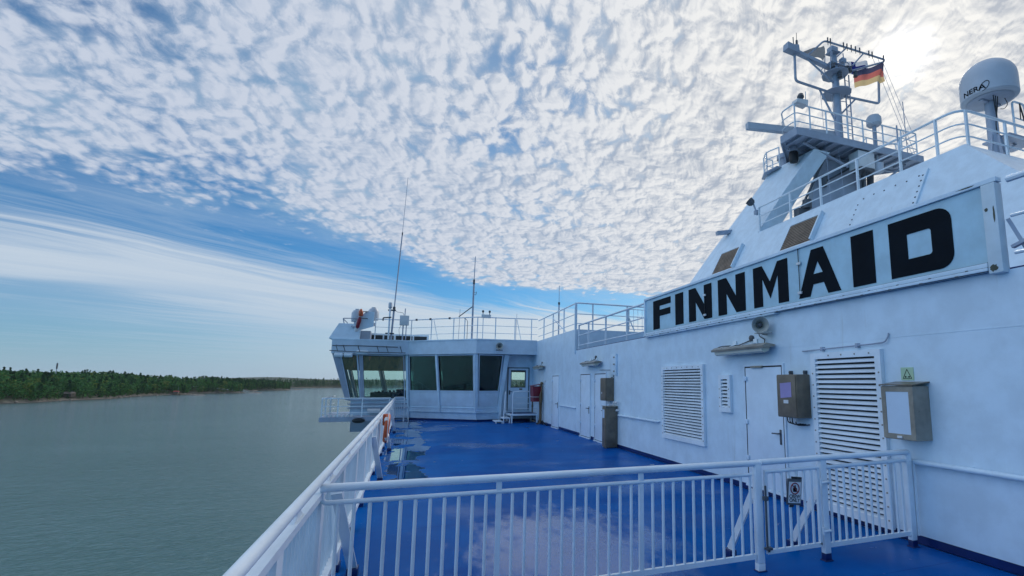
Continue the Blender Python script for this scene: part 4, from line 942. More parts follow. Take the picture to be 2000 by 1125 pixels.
# ------------------------------------------------------------------ funnel casing with sloping sides
TX, TZ = 13.10, 7.95; SL = math.tan(R(61))
def slope_x(z): return TX - (TZ - z) / SL
def y_aft(z): return 8.0 - (TZ - z) * 1.02
def y_fwd(z): return 19.67 + (TZ - z) * .51
CXL = 17.0                                              # ship's centre line
fc = thing('funnel_casing', (CXL, 11, 2.95), 'white funnel casing with steeply sloping side behind the name board', 'funnel casing')
mb = MB(); zt, zb = TZ, 2.95
def ring_(z): return [(slope_x(z), y_aft(z), z), (2 * CXL - slope_x(z), y_aft(z), z), (2 * CXL - slope_x(z), y_fwd(z), z), (slope_x(z), y_fwd(z), z)]
mb.add(ring_(zb) + ring_(zt), [[3, 2, 1, 0], [4, 5, 6, 7], [0, 1, 5, 4], [1, 2, 6, 5], [2, 3, 7, 6], [3, 0, 4, 7]])
build('wall', mb, 'white', fc, smooth=False)
nP = Vector((-SL, 0, 1)).normalized(); uP = Vector((1, 0, SL)).normalized()       # outward normal and up-slope direction of the side
def sp(y, z, e=0.0): return Vector((slope_x(z), y, z)) + nP * e
def casing_louvre(y0, y1, z0, z1, label):
    fr = MB()
    def plate(ya, yb, za, zb_, e0, e1, m_): m_.add([sp(ya, za, e0), sp(yb, za, e0), sp(yb, zb_, e0), sp(ya, zb_, e0), sp(ya, za, e1), sp(yb, za, e1), sp(yb, zb_, e1), sp(ya, zb_, e1)], [[3, 2, 1, 0], [4, 5, 6, 7], [0, 1, 5, 4], [1, 2, 6, 5], [2, 3, 7, 6], [3, 0, 4, 7]])
    plate(y0 - .04, y0 + .03, z0, z1 + .04, .005, .16, fr); plate(y1 - .02, y1 + .03, z0, z1 + .04, .005, .06, fr); plate(y0 + .03, y1 - .02, z1, z1 + .04, .005, .06, fr); plate(y0 + .03, y1 - .02, z0 - .03, z0, .005, .06, fr)
    o = build('louvre_frame', fr, 'white', fc, label=label, smooth=False)
    bk = MB(); plate(y0 + .03, y1 - .02, z0, z1, .004, .010, bk); build('backing', bk, 'black', o, smooth=False)
    n = 14; h = (z1 - z0) / n; s = MB(); plate(y0 + .03, y1 - .02, z0 + .004, z0 + h * .55, .022, .055, s); f0 = build('slat', s, 'slat', o, smooth=False)
    for k in range(1, n): inst(f0, o, WLOC[f0] + Vector((h / SL, 0, h)) * k)
casing_louvre(16.90, 18.45, 6.52, 7.52, 'smaller looking brown louvre near the casing edge'); casing_louvre(12.53, 14.07, 6.50, 7.50, 'brown louvre in the middle of the sloping casing')
spots = [(11.05, 7.30 - .17 * k) for k in range(6)] + [(10.9 - .36 * k, 7.46 + .02 * (k % 2)) for k in range(6)] + [(8.98, 7.45 - .17 * k) for k in range(6)]
mb = MB(); mb.lathe(sp(*spots[0]), [(.024, 0), (.024, .014), (.0, .02)], 6, nP); b0_ = build('bolt', mb, 'darkgrey', fc, smooth=False)
for y, z in spots[1:]: inst(b0_, fc, WLOC[b0_] + sp(y, z) - sp(*spots[0]))
mb = MB(); a, b_ = sp(8.86, 6.3, .03), sp(8.86, 7.58, .03); mb.bar(a, b_, .05, .06, up=nP); build('cover_strip', mb, 'white', fc, smooth=False)
# rails on top of the casing
rr = thing('casing_rail', (13.15, 11, TZ), 'three bar railing along the casing top below the radar mast', 'railing')
rail_run(rr, [(13.16, 16.2, TZ), (13.16, 8.1, TZ), (20.5, 8.1, TZ)], [1.05, .68, .33], [(13.16, y, TZ) for y in (16.2, 14.4, 12.9, 11.35, 9.85, 8.75)] + [(13.4, 8.1, TZ), (15.0, 8.1, TZ), (16.6, 8.1, TZ), (18.2, 8.1, TZ)], r_top=.036, r_bar=.022, fill=.45, post_w=.08)
whip([(13.12, 9.85, TZ + .95), (13.12, 9.85, TZ + 1.45)], [.022], 'short aerial stub on the casing rail post', 'grey')
t = thing('searchlight', (13.05, 16.3, TZ + .7), 'small floodlight clamped at the far end of casing rail', 'floodlight')
mb = MB(); mb.lathe((13.0, 16.35, TZ + 1.22), [(.0, 0), (.10, .02), (.16, .10), (.17, .26), (.0, .27)], 14, (-.5, .3, .6)); build('lamp_head', mb, 'darkgrey', t)
mb = MB(); mb.tube([(13.12, 16.28, TZ + .75), (13.05, 16.3, TZ + 1.0), (13.0, 16.35, TZ + 1.25)], .035, 6); mb.box((13.05, 16.25, TZ + .8), (13.22, 16.42, TZ + .98), .02); build('bracket', mb, 'grey', t)

# port leg of the mast tower: a fin standing on in the plane of the sloping side
mt = thing('radar_tower', (16.5, 16, TZ), 'white portal tower with sloping leg rising from the casing', 'mast tower')
mb = MB(); fin = [sp(16.27, TZ), sp(15.70, 9.63), sp(15.02, 11.02), sp(14.88, 11.30), sp(17.62, 11.47), sp(18.40, 10.0), sp(y_fwd(TZ), TZ)]
mb.prism(fin, (.85, 0, 0)); build('leg', mb, 'white', mt, smooth=False)
mb = MB(); mb.prism([(15.1, 15.6, TZ), (18.55, 15.6, TZ), (18.6, 15.6, 11.55), (16.35, 15.6, 11.55), (15.62, 15.6, 10.2), (15.34, 15.6, 9.0)], (0, .28, 0)); build('trunk', mb, 'grey', mt, smooth=False)
mb = MB(); mb.bar((14.55, 15.55, 8.6), (16.0, 15.2, 11.5), .09, .08); mb.bar((15.9, 15.5, 10.2), (17.8, 15.45, 11.3), .09, .07); mb.cyl((15.85, 15.35, 10.0), (15.9, 15.35, 10.5), .12, 10); mb.cyl((18.3, 15.3, TZ), (18.5, 15.3, 11.0), .14, 8); mb.cyl((18.05, 15.35, TZ), (18.1, 15.35, 11.2), .06, 8); build('exhaust_pipe', mb, 'darkgrey', mt)
mb = MB(); mb.box((14.3, 15.2, TZ), (14.9, 15.5, TZ + .9), .05); mb.cyl((14.75, 15.2, TZ + .9), (14.75, 15.2, TZ + 1.25), .18, 10); build('valve_gear', mb, 'darkgrey', mt)
pp = [(13.72, 14.45), (13.66, 15.30), (15.9, 17.4), (18.6, 17.4), (20.75, 15.4), (20.75, 14.45)]
mb = MB(); mb.prism([(x, y, 11.62) for x, y in pp], (0, 0, .14)); plat = build('platform', mb, 'grey', mt, smooth=False)
mb = MB()
for i in range(len(pp)):
    a, b_ = Vector((*pp[i], 11.64)), Vector((*pp[(i + 1) % len(pp)], 11.64)); mb.bar(a, b_, .05, .30)
for k in range(12): mb.box((14.0 + k * .55, 14.52, 11.50), (14.06 + k * .55, 15.4 + min(k, 11 - k) * .36, 11.619))
mb.box((14.2, 15.5, 11.40), (20.2, 15.58, 11.499)); build('girders', mb, 'grey', plat, smooth=False)
for a, b_ in (((16.9, 15.0, 10.9), (14.4, 14.9, 11.5)), ((18.5, 15.2, 10.2), (20.2, 14.9, 11.5))):
    mb = MB(); mb.bar(a, b_, .075, .075); build('strut', mb, 'grey', mt, smooth=False)
rr = thing('platform_rail', (17, 14.6, 11.76), 'three bar railing round the high mast platform', 'railing')
rail_run(rr, [(14.9, 16.4, 11.76), (13.74, 15.3, 11.76), (13.76, 14.55, 11.76), (20.65, 14.55, 11.76), (20.65, 15.4, 11.76), (18.6, 17.3, 11.76)], [1.1, .72, .36], [(13.78, 14.6, 11.76), (14.5, 14.55, 11.76), (15.35, 14.55, 11.76), (16.5, 14.55, 11.76), (17.35, 14.55, 11.76), (18.5, 14.55, 11.76), (19.6, 14.55, 11.76), (20.6, 14.6, 11.76)], r_top=.032, r_bar=.022, fill=.2, post_w=.055)
mb = MB(); mb.tube(fillet([(17.3, 14.75, 11.76), (17.75, 14.75, 12.25), (19.5, 14.75, 12.25), (19.5, 14.75, 11.76)], .1), .025, 6); mb.tube([(17.75, 14.75, 12.25), (17.75, 14.75, 11.76)], .022, 6); mb.tube([(17.75, 14.75, 11.98), (19.5, 14.75, 11.98)], .018, 6); build('hatch_rail', mb, 'white_rail', rr)
rr = thing('fin_rail', (15.2, 17.6, 11.3), 'curved little railing on the forward tip of tower leg', 'railing')
arc = [(14.95 + .0, 16.9, 11.35), (14.75, 17.5, 11.35), (15.0, 18.0, 11.35), (15.6, 18.1, 11.35)]
rail_run(rr, arc, [.95, .60, .25], arc, r_top=.028, r_bar=.02, fill=.5, post_w=.05)
mb = MB(); mb.prism([(14.7, 16.8, 11.30), (14.65, 17.6, 11.30), (15.0, 18.2, 11.30), (15.8, 18.2, 11.30), (15.8, 16.8, 11.30)], (0, 0, .045)); build('floor', mb, 'grey', rr, smooth=False)
t = thing('radar_scanner', (14.55, 15.9, 11.4), 'long flat radar scanner bar turning beside the mast platform', 'radar')
mb = MB(); mb.lathe((15.55, 17.3, 11.35), [(.26, 0), (.20, .35), (.20, .62), (.30, .65), (.30, .85), (.0, .88)], 14); build('pedestal', mb, 'grey', t)
mb = MB(); a, b_ = Vector((12.35, 15.75, 12.22)), Vector((16.4, 15.15, 12.30)); mb.bar(a, b_, .22, .26); build('scanner_bar', mb, 'dome', t, smooth=False)
mb = MB(); mb.cyl((14.5, 15.45, 11.78), (14.5, 15.45, 12.12), .16, 12); mb.box((14.3, 15.3, 11.77), (14.7, 15.65, 11.98), .03); build('gearbox', mb, 'grey', t)
t = thing('motor_unit', (14.4, 15.3, 11.0), 'dark motor drum hanging under the platform corner', 'motor')
mb = MB(); mb.lathe((14.55, 15.6, 10.95), [(.0, 0), (.16, .02), (.19, .12), (.19, .40), (.16, .46)], 14); build('drum', mb, 'black', t)
mb = MB(); mb.cyl((14.55, 15.6, 11.41), (14.55, 15.6, 11.6), .20, 14); build('flange', mb, 'grey', t)
t = thing('equipment_box', (17.3, 14.2, 10.6), 'white equipment box hung under the mast platform', 'equipment box')
mb = MB(); mb.box((16.95, 14.5, 10.72), (17.85, 15.0, 11.45), .02); build('box', mb, 'signwhite', t)
mb = MB(); mb.box((17.0, 14.45, 10.60), (17.75, 14.95, 10.719)); build('base', mb, 'darkgrey', t, smooth=False)
mb = MB()
for k in range(4): mb.tube(fillet([(17.1 + k * .17, 14.6, 10.6), (17.08 + k * .17, 14.6, 10.35), (16.9 + k * .12, 14.6, 10.15)], .15), .014, 6)
build('cable', mb, 'darkgrey', t)
mb = MB(); mb.lathe((18.25, 14.7, 10.72), [(.0, -.06), (.14, -.02), (.23, .05), (.23, .40), (.0, .41)], 16); mb.cyl((18.25, 14.7, 11.13), (18.25, 14.7, 11.5), .05, 8); build('hanging_pot', mb, 'dome', label='white round pot hanging next to the equipment box', cat='antenna')
t = thing('small_radome', (18.15, 14.65, 11.76), 'small white radome on a thin post on the mast platform', 'radome')
mb = MB(); mb.cyl((18.15, 14.65, 11.76), (18.15, 14.65, 12.8), .085, 10); build('post', mb, 'grey', t)
mb = MB(); mb.lathe((18.15, 14.65, 12.78), [(.0, .0), (.22, .02), (.30, .10), (.30, .36), (.24, .47), (.0, .52)], 18); build('dome', mb, 'dome', t)
whip([(20.0, 14.6, 11.76), (19.95, 14.6, 14.3)], [.018], 'slim aerial at the right end of the mast platform', 'grey')

# pole mast with yards
ms = thing('signal_mast', (16.5, 15.0, 11.76), 'pole mast with tubular yards and lamps standing on the platform', 'mast')
mb = MB(); mb.lathe((16.5, 15, 11.76), [(.17, 0), (.16, 1.5), (.14, 3.2), (.10, 4.3), (.0, 4.32)], 14); build('pole', mb, 'grey', ms)
mb = MB(); mb.tube(fillet([(14.32, 15, 15.38), (14.30, 15, 14.22), (16.5, 15, 14.10), (19.0, 15, 14.22), (19.08, 15, 15.35)], .16), .052, 8); build('yard', mb, 'grey', ms)
mb = MB(); mb.bar((13.9, 14.95, 15.58), (16.5, 15.0, 15.22), .18, .14); mb.prism([(13.82, 14.82, 15.48), (14.45, 14.82, 15.42), (14.42, 14.82, 15.78), (14.15, 14.82, 15.72), (13.86, 14.82, 15.78)], (0, .3, 0)); build('yard_arm', mb, 'grey', ms, smooth=False)
mb = MB(); mb.cyl((14.42, 14.95, 15.6), (14.42, 14.95, 16.05), .045, 8); mb.cyl((14.42, 14.95, 16.05), (14.43, 14.95, 16.4), .012, 6); mb.cyl((14.25, 14.95, 15.7), (14.24, 14.95, 16.15), .02, 6); build('stub_aerial', mb, 'darkgrey', ms)
mb = MB(); mb.tube(fillet([(15.1, 15.05, 15.62), (16.05, 15.05, 16.55), (19.6, 15.05, 16.55), (19.55, 15.05, 16.42), (16.9, 15.05, 15.2)], .2), .042, 8); mb.tube([(17.3, 15.05, 16.52), (16.6, 15.05, 15.85)], .035, 6); mb.tube([(18.3, 15.05, 16.5), (17.6, 15.05, 15.75)], .035, 6); mb.tube([(14.95, 14.98, 15.38), (16.4, 15.0, 14.6)], .04, 6); mb.tube([(15.6, 15.02, 14.12), (16.35, 15.02, 12.9)], .04, 6); mb.tube([(17.6, 15.02, 14.14), (16.65, 15.02, 13.2)], .04, 6); build('top_yard', mb, 'grey', ms)
b0 = MB(); b0.cyl((16.2, 15.0, 16.56), (16.2, 15.0, 16.70), .03, 6); b0.cyl((16.2, 15.0, 16.36), (16.2, 15.0, 16.54), .015, 6); b1 = build('halyard_block', b0, 'darkgrey', ms)
for x in (16.35, 17.1, 17.3, 17.55, 17.8, 18.05, 18.6, 18.8, 19.5): inst(b1, ms, WLOC[b1] + Vector((x - 16.2, 0, 0)))
mb = MB(); mb.lathe((16.5, 15.0, 14.98), [(.0, 0), (.50, .01), (.55, .03), (.55, .05), (.2, .06)], 10); mb.box((16.1, 14.8, 15.42), (16.9, 15.2, 15.46)); mb.box((16.15, 14.75, 15.95), (16.62, 15.15, 15.99)); mb.box((16.2, 14.8, 15.99), (16.55, 15.1, 16.22), .03); mb.box((16.75, 14.8, 15.6), (17.0, 15.0, 15.8), .03)
for q in ((16.12, 14.8), (16.88, 14.8), (16.12, 15.2), (16.88, 15.2), (15.98, 14.75), (16.98, 15.25)): mb.tube([(q[0], q[1], 15.03), (q[0] + (16.5 - q[0]) * .2, q[1], 15.97)], .022, 5)
mb.tube([(16.5 + .56 * math.cos(R(20 * k)), 15.0 + .56 * math.sin(R(20 * k)), 15.28) for k in range(18)], .018, 5, closed=True); build('lamp_bracket', mb, 'grey', ms)
for x, z in ((16.1, 15.08), (16.85, 15.08), (17.05, 15.1), (16.45, 14.7), (17.35, 14.95)):
    mb = MB(); mb.lathe((x, 14.72, z), [(.08, 0), (.10, .02), (.08, .06), (.08, .20), (.10, .22), (.0, .26)], 12); build('navigation_lamp', mb, 'darkgrey', ms)
mb = MB(); mb.lathe((16.5, 15.0, 14.02), [(.2, .06), (.60, .10), (.60, .125), (.2, .13)], 12); build('lamp_table', mb, 'grey', ms)
mb = MB()
for x in (16.92, 17.16): mb.tube([(x, 14.9, 11.8), (x, 14.9, 15.1)], .028, 6)
for k in range(11): mb.tube([(16.92, 14.9, 12.0 + k * .28), (17.16, 14.9, 12.0 + k * .28)], .014, 5)
for z in (12.6, 13.8): mb.tube([(16.92, 14.9, z), (16.6, 14.95, z)], .018, 5)
build('ladder', mb, 'grey', ms)
for a, b_ in (((19.5, 15.05, 16.4), (20.4, 14.6, 12.9)), ((18.9, 15.05, 16.4), (20.3, 14.6, 11.8)), ((19.2, 15.05, 16.5), (20.5, 14.6, 11.8)), ((15.6, 15, 14.1), (15.3, 14.5, 8.9)), ((16.2, 15.0, 14.0), (16.05, 14.5, 9.0))):
    mb = MB(); mb.tube([a, b_], .009, 5); build('halyard', mb, 'grey', ms)
t = thing('mast_camera', (13.9, 14.5, 12.85), 'dark camera head on a tray at the platform rail corner', 'camera')
mb = MB(); mb.prism([(13.75, 14.4, 12.86), (14.3, 14.4, 12.80), (14.32, 14.4, 13.05), (13.78, 14.4, 13.0)], (0, .3, 0)); mb.cyl((14.28, 14.5, 13.0), (14.3, 14.5, 13.45), .018, 6); build('tray', mb, 'signwhite', t, smooth=False)
mb = MB(); mb.lathe((14.0, 14.5, 13.0), [(.05, 0), (.10, .08), (.14, .16), (.10, .28), (.0, .32)], 12, (.2, 0, 1)); build('head', mb, 'darkgrey', t)
t = thing('yard_stub', (12.7, 18.6, 8.5), 'pale stub bar sticking out ahead of the casing edge', 'bar')
mb = MB(); mb.bar((12.9, 18.9, 8.65), (13.6, 18.75, 8.75), .25, .16); build('bar', mb, 'grey', t, smooth=False)

# flags
def flag(name, org, du, dv, nu, nv, stripes, label, amp=.16, cross=None):
    t = thing(name, org, label, 'flag'); du, dv, O = Vector(du), Vector(dv), Vector(org)
    def P_(u, v):
        w = amp * (math.sin(u * 7.0 + v * 1.3) * (.3 + u) + .5 * math.sin(u * 13 + 1 + v * 2))
        return O + du * u + dv * v + Vector((.15 * w, w, .20 * amp * math.sin(u * 5 + 2)))
    for nm, m_, u0, u1, v0, v1 in stripes:
        mb = MB(); a, c = max(2, int(nu * (u1 - u0))), max(2, int(nv * (v1 - v0)))
        vs = [P_(u0 + (u1 - u0) * i / a, v0 + (v1 - v0) * j / c) for j in range(c + 1) for i in range(a + 1)]
        fs = [[j * (a + 1) + i, j * (a + 1) + i + 1, (j + 1) * (a + 1) + i + 1, (j + 1) * (a + 1) + i] for j in range(c) for i in range(a)]
        mb.add(vs, fs); build(nm, mb, m_, t, recalc=False)
flag('tricolour_flag', (17.45, 14.8, 15.32), (1.65, -.25, .62), (-.05, 0, -.82), 24, 12, [('black_stripe', 'f_black', 0, 1, 0, .333), ('red_stripe', 'f_red', 0, 1, .333, .667), ('gold_stripe', 'f_gold', 0, 1, .667, 1)], 'black red and gold striped flag blowing from the mast', .13)
flag('cross_flag', (17.2, 15.15, 15.95), (1.75, .1, .42), (-.02, 0, -.62), 24, 10, [('white_field', 'f_white', 0, .28, 0, .36), ('white_field', 'f_white', .45, 1, 0, .36), ('white_field', 'f_white', 0, .28, .64, 1), ('white_field', 'f_white', .45, 1, .64, 1), ('blue_bar', 'f_blue', 0, 1, .36, .64), ('blue_upright', 'f_blue', .28, .45, 0, .36), ('blue_upright', 'f_blue', .28, .45, .64, 1)], 'white flag with dark blue cross behind the striped flag', .10)
mb = MB(); P0 = [(14.7, 15.1, 15.70), (16.05, 15.05, 16.32), (16.0, 15.1, 15.62), (15.3, 15.1, 15.62)]
n = 10; vs = []
for i in range(n + 1):
    u = i / n
    top = lerp(P0[0], P0[1], u); bot = lerp(P0[0], P0[2], u)
    for j in range(5): vs.append(lerp(top, bot, j / 4) + Vector((0, .07 * math.sin(u * 9 + j), 0)))
mb.add(vs, [[i * 5 + j, i * 5 + j + 1, (i + 1) * 5 + j + 1, (i + 1) * 5 + j] for i in range(n) for j in range(4)])
build('pennant', mb, 'f_grey', label='dark grey pennant stretched along the left yard arm', cat='flag', recalc=False)

# ------------------------------------------------------------------ satellite dome
sd = thing('satellite_dome', (15.2, 8.6, TZ), 'big white satellite radome with lettering on a thick column', 'radome')
DCX, DCY, DZ, DR = 15.72, 8.8, 10.16, .71
mb = MB(); prof = [(.0, .0), (.4, -.01), (DR - .06, .01), (DR, .06), (DR, .60)]
for k in range(1, 9):
    a = R(90 * k / 8); prof.append((DR * math.cos(a) if k < 8 else 0.0, .60 + .64 * math.sin(a)))
mb.lathe((DCX, DCY, DZ), prof, 40); dome = build('dome', mb, 'dome', sd)
mb = MB(); mb.lathe((DCX, DCY, DZ), [(.2, -.04), (.52, -.04), (.58, -.012)], 30); mb.box((DCX - .42, DCY - .05, DZ - .09), (DCX + .42, DCY + .05, DZ - .041)); build('base_plate', mb, 'grey', dome)
vs, fs = text_mesh('NERA', .215, .002); mb = MB(); A0 = math.atan2(-.06, -.99)
def onto(x, y, dr): a = A0 + x / DR; return Vector((DCX + (DR + dr) * math.cos(a), DCY + (DR + dr) * math.sin(a), DZ + .165 + y))
mb.add([onto(v.x * 1.15 - .05, v.y, .006 + v.z) for v in vs], fs); build('lettering', mb, 'letter', dome, smooth=False)
mb = MB(); el = [onto(.23 + .12 * math.cos(R(a)), .01 + .12 * math.sin(R(a)) + .07 * math.cos(R(a)), .008) for a in range(-120, 200, 12)]
mb.tube(el, .008, 6); build('ellipse_mark', mb, 'letter', dome)
mb = MB(); mb.lathe((DCX, DCY, TZ), [(.24, 0), (.17, .5), (.15, 1.0), (.14, 2.20)], 20); build('column', mb, 'grey', sd)
for a in (200, 250, 320, 20):
    mb = MB(); mb.bar((DCX + .45 * math.cos(R(a)), DCY + .45 * math.sin(R(a)) * .7, TZ), (DCX + .14 * math.cos(R(a)), DCY + .14 * math.sin(R(a)), TZ + 1.1), .03, .08); build('gusset', mb, 'grey', sd, smooth=False)
mb = MB()
for k in range(3): mb.tube(fillet([(DCX - .32 + k * .10, DCY - .28, DZ - .03), (DCX - .26 + k * .06, DCY - .26, DZ - .35), (DCX - .15, DCY - .22, DZ - .6), (DCX - .2, DCY - .2, DZ - .9), (DCX - .13, DCY - .18, DZ - 1.15)], .12), .013, 6)
mb.tube(fillet([(DCX + .16, DCY - .3, DZ - .03), (DCX + .3, DCY - .3, DZ - .2), (DCX + .2, DCY - .24, DZ - .34), (DCX + .1, DCY - .2, DZ - .34)], .1), .010, 6); build('cable', mb, 'black', sd)
mb = MB(); mb.box((DCX + .12, DCY - .35, TZ + 1.02), (DCX + 1.5, DCY + .4, TZ + 1.08), .01); mb.bar((DCX + .2, DCY, TZ + .6), (DCX + 1.0, DCY, TZ + 1.02), .05, .05); build('step_platform', mb, 'grey', sd, smooth=False)
mb = MB(); mb.tube(fillet([(DCX + .42, DCY - .33, TZ + 1.08), (DCX + .42, DCY - .33, TZ + 2.12), (DCX + 1.0, DCY - .33, TZ + 2.12), (DCX + 1.0, DCY - .33, TZ + 1.08)], .15), .03, 8); mb.tube([(DCX + .42, DCY - .33, TZ + 1.6), (DCX + 1.0, DCY - .33, TZ + 1.6)], .02, 6); build('hoop', mb, 'white_rail', sd)
mb = MB(); mb.tube([(DCX + .72, DCY - .36, TZ + 2.08), (DCX + .62, DCY - .4, TZ + 1.55)], .014, 6); mb.tube([(DCX + .72, DCY - .36, TZ + 2.08), (DCX + .86, DCY - .4, TZ + 1.3)], .02, 6); build('strap', mb, 'black', sd)

# ------------------------------------------------------------------ far shore
def shore_land(name, line, inland, top_h, label):
    """line: water's edge points, inland: unit vector; a bank that rises to top_h"""
    mb = MB(); n = len(line); prof = [(-6, -1.5), (0, -.1), (3, .8), (7, 1.6), (16, 3.4), (40, .25), (90, .62), (150, .9), (230, 1.0), (420, 1.0)]
    vs = []
    for i, (x, y, hh) in enumerate(line):
        for k, (d, h) in enumerate(prof):
            z = WATER + (h if d < 20 else 3.4 + h * hh); jx = rnd.uniform(-2, 2) if 0 <= d < 40 else 0
            vs.append((x + inland[0] * (d + jx), y + inland[1] * (d + jx), z + (rnd.uniform(-.4, .5) if 0 < d < 20 else 0)))
    m_ = len(prof)
    mb.add(vs, [[i * m_ + k, (i + 1) * m_ + k, (i + 1) * m_ + k + 1, i * m_ + k + 1] for i in range(n - 1) for k in range(m_ - 1)])
    return build(name, mb, 'land', kind='structure')
def resample(pts, step):
    out = []
    for a, b_ in zip(pts[:-1], pts[1:]):
        L = math.hypot(b_[0] - a[0], b_[1] - a[1]); k = max(1, int(L / step))
        for i in range(k):
            t_ = i / k; out.append(tuple(a[j] * (1 - t_) + b_[j] * t_ for j in range(3)))
    out.append(pts[-1]); return out
def ground_h(d, hh):
    prof = [(0, 0), (16, 3.4), (40, 3.4 + .25 * hh), (90, 3.4 + .62 * hh), (150, 3.4 + .9 * hh), (230, 3.4 + hh), (420, 3.4 + hh)]
    for (a, za), (b_, zb_) in zip(prof[:-1], prof[1:]):
        if d <= b_: return za + (zb_ - za) * (d - a) / (b_ - a)
    return prof[-1][1]
def woods(name, line, inland, dmax, spacing, faces, hrange, label, dark=1.0, conifer=.22, dmin=5):
    """one mass of trees: per tree a short trunk and many leaf clumps through the crown"""
    vs, fs, cols = [], [], []
    L = sum(math.hypot(b_[0] - a[0], b_[1] - a[1]) for a, b_ in zip(line[:-1], line[1:]))
    nrow = int(dmax / spacing); ncol = int(L / spacing)
    for c in range(ncol):
        for r_ in range(nrow):
            t_ = (c + rnd.random()) / ncol * (len(line) - 1); i = min(int(t_), len(line) - 2); f = t_ - i
            x, y, hh = [line[i][j] * (1 - f) + line[i + 1][j] * f for j in range(3)]
            d = dmin + (r_ + rnd.random()) * spacing
            if r_ > nrow * .4 and rnd.random() < .25: continue
            bx, by, bz = x + inland[0] * d, y + inland[1] * d, WATER + ground_h(d, hh)
            con = rnd.random() < conifer
            H = rnd.uniform(*hrange) * (1.12 if con else 1.0) * (.55 if (r_ == 0 and rnd.random() < .5) else 1.0)
            RR = H * (.20 if con else .34)
            g = rnd.random()
            if con: base = (.022 + .012 * g, .062 + .03 * g, .030 + .012 * g)
            elif g < .12: base = (.11, .16, .045)
            else: base = (.030 + .040 * g, .098 + .070 * g, .036 + .020 * g)
            for q in range(faces):
                a = rnd.uniform(0, 2 * math.pi)
                if con:
                    v = rnd.random() ** .8; rad = RR * (1 - v) * rnd.uniform(.4, 1.05) + .25; zc = bz + H * (.12 + .90 * v)
                else:
                    v = rnd.uniform(-1, 1); rad = RR * math.sqrt(max(.05, 1 - v * v)) * rnd.uniform(.55, 1.08); zc = bz + H * (.55 + .43 * v)
                p = Vector((bx + rad * math.cos(a), by + rad * math.sin(a), zc))
                s_ = rnd.uniform(.6, 1.5) * H * .066
                ax = Vector((rnd.gauss(0, 1), rnd.gauss(0, 1), rnd.gauss(0, .6))).normalized(); bx_ = ax.cross(Vector((rnd.gauss(0, 1), rnd.gauss(0, 1), rnd.gauss(0, 1)))).normalized()
                o = len(vs); vs += [p + ax * s_, p + bx_ * s_ * .8, p - ax * s_ * .9, p - bx_ * s_ * .75]; fs.append([o, o + 1, o + 2, o + 3])
                k_ = rnd.uniform(.55, 1.4) * dark * 1.15; cols.append((base[0] * k_, base[1] * k_, base[2] * k_, 1))
            o = len(vs); vs += [Vector((bx - .2, by, bz - 1)), Vector((bx + .2, by, bz - 1)), Vector((bx + .08, by, bz + H * .6)), Vector((bx - .08, by + .2, bz + H * .6))]; fs.append([o, o + 1, o + 2, o + 3]); cols.append((.05, .04, .03, 1))
    me = bpy.data.meshes.new(name); me.from_pydata(vs, [], fs)
    at = me.color_attributes.new('tone', 'FLOAT_COLOR', 'CORNER'); flat = []
    for c in cols: flat += list(c) * 4
    at.data.foreach_set('color', flat); me.materials.append(M['leaf']); me.update()
    o = bpy.data.objects.new(name, me); COL.objects.link(o); return tag(o, label, 'woodland', kind='stuff')

IN1 = Vector((-.93, .36, 0)); 
near_line = resample([(-395, 400, 15), (-365, 520, 15), (-348, 625, 15), (-334, 645, 15.5), (-341, 702, 16), (-325, 747, 16), (-345, 850, 17), (-345, 938, 17), (-322, 960, 17), (-340, 1030, 18), (-306, 1053, 17), (-273, 1072, 12), (-292, 1120, 11)], 14)
shore_land('near_shore', near_line, IN1, 0, '')
woods('woods', near_line, IN1, 190, 7.0, 74, (9, 17), 'green mixed wood on the nearest stretch of far shore')
mid_line = resample([(-292, 1200, 14), (-310, 1300, 14), (-318, 1345, 14), (-278, 1350, 12), (-270, 1400, 9), (-276, 1460, 9), (-300, 1560, 9)], 18)
shore_land('middle_shore', mid_line, IN1, 0, '')
woods('woods', mid_line, IN1, 130, 8, 52, (11, 17), 'dark wooded headland beyond the nearest wood', .9, .5)
IN3 = Vector((-.25, .97, 0))
far_line = resample([(-420, 1800, 11), (-327, 1790, 10), (-280, 1900, 9), (-234, 1979, 9), (-120, 1900, 10), (-15, 1880, 10), (100, 1850, 9), (260, 1800, 7), (500, 1760, 6)], 25)
shore_land('distant_shore', far_line, IN3, 0, '')
woods('woods', far_line, IN3, 90, 10, 26, (14, 22), 'farthest dark wooded shore behind the bridge windows', .85, .6)
# remote hills
mb = MB(); n = 60; vs = []
for i in range(n + 1):
    x = -4500 + 9000 * i / n; h = 40 + 9 * math.sin(i * .37) + 6 * math.sin(i * .91 + 1) + rnd.uniform(-1, 1)
    vs += [(x, 5400, WATER - 2), (x, 5600, WATER + h), (x, 5800, WATER + h * 1.1)]
mb.add(vs, [[i * 3 + k, (i + 1) * 3 + k, (i + 1) * 3 + k + 1, i * 3 + k + 1] for i in range(n) for k in range(2)]); build('hills', mb, 'land', kind='structure')

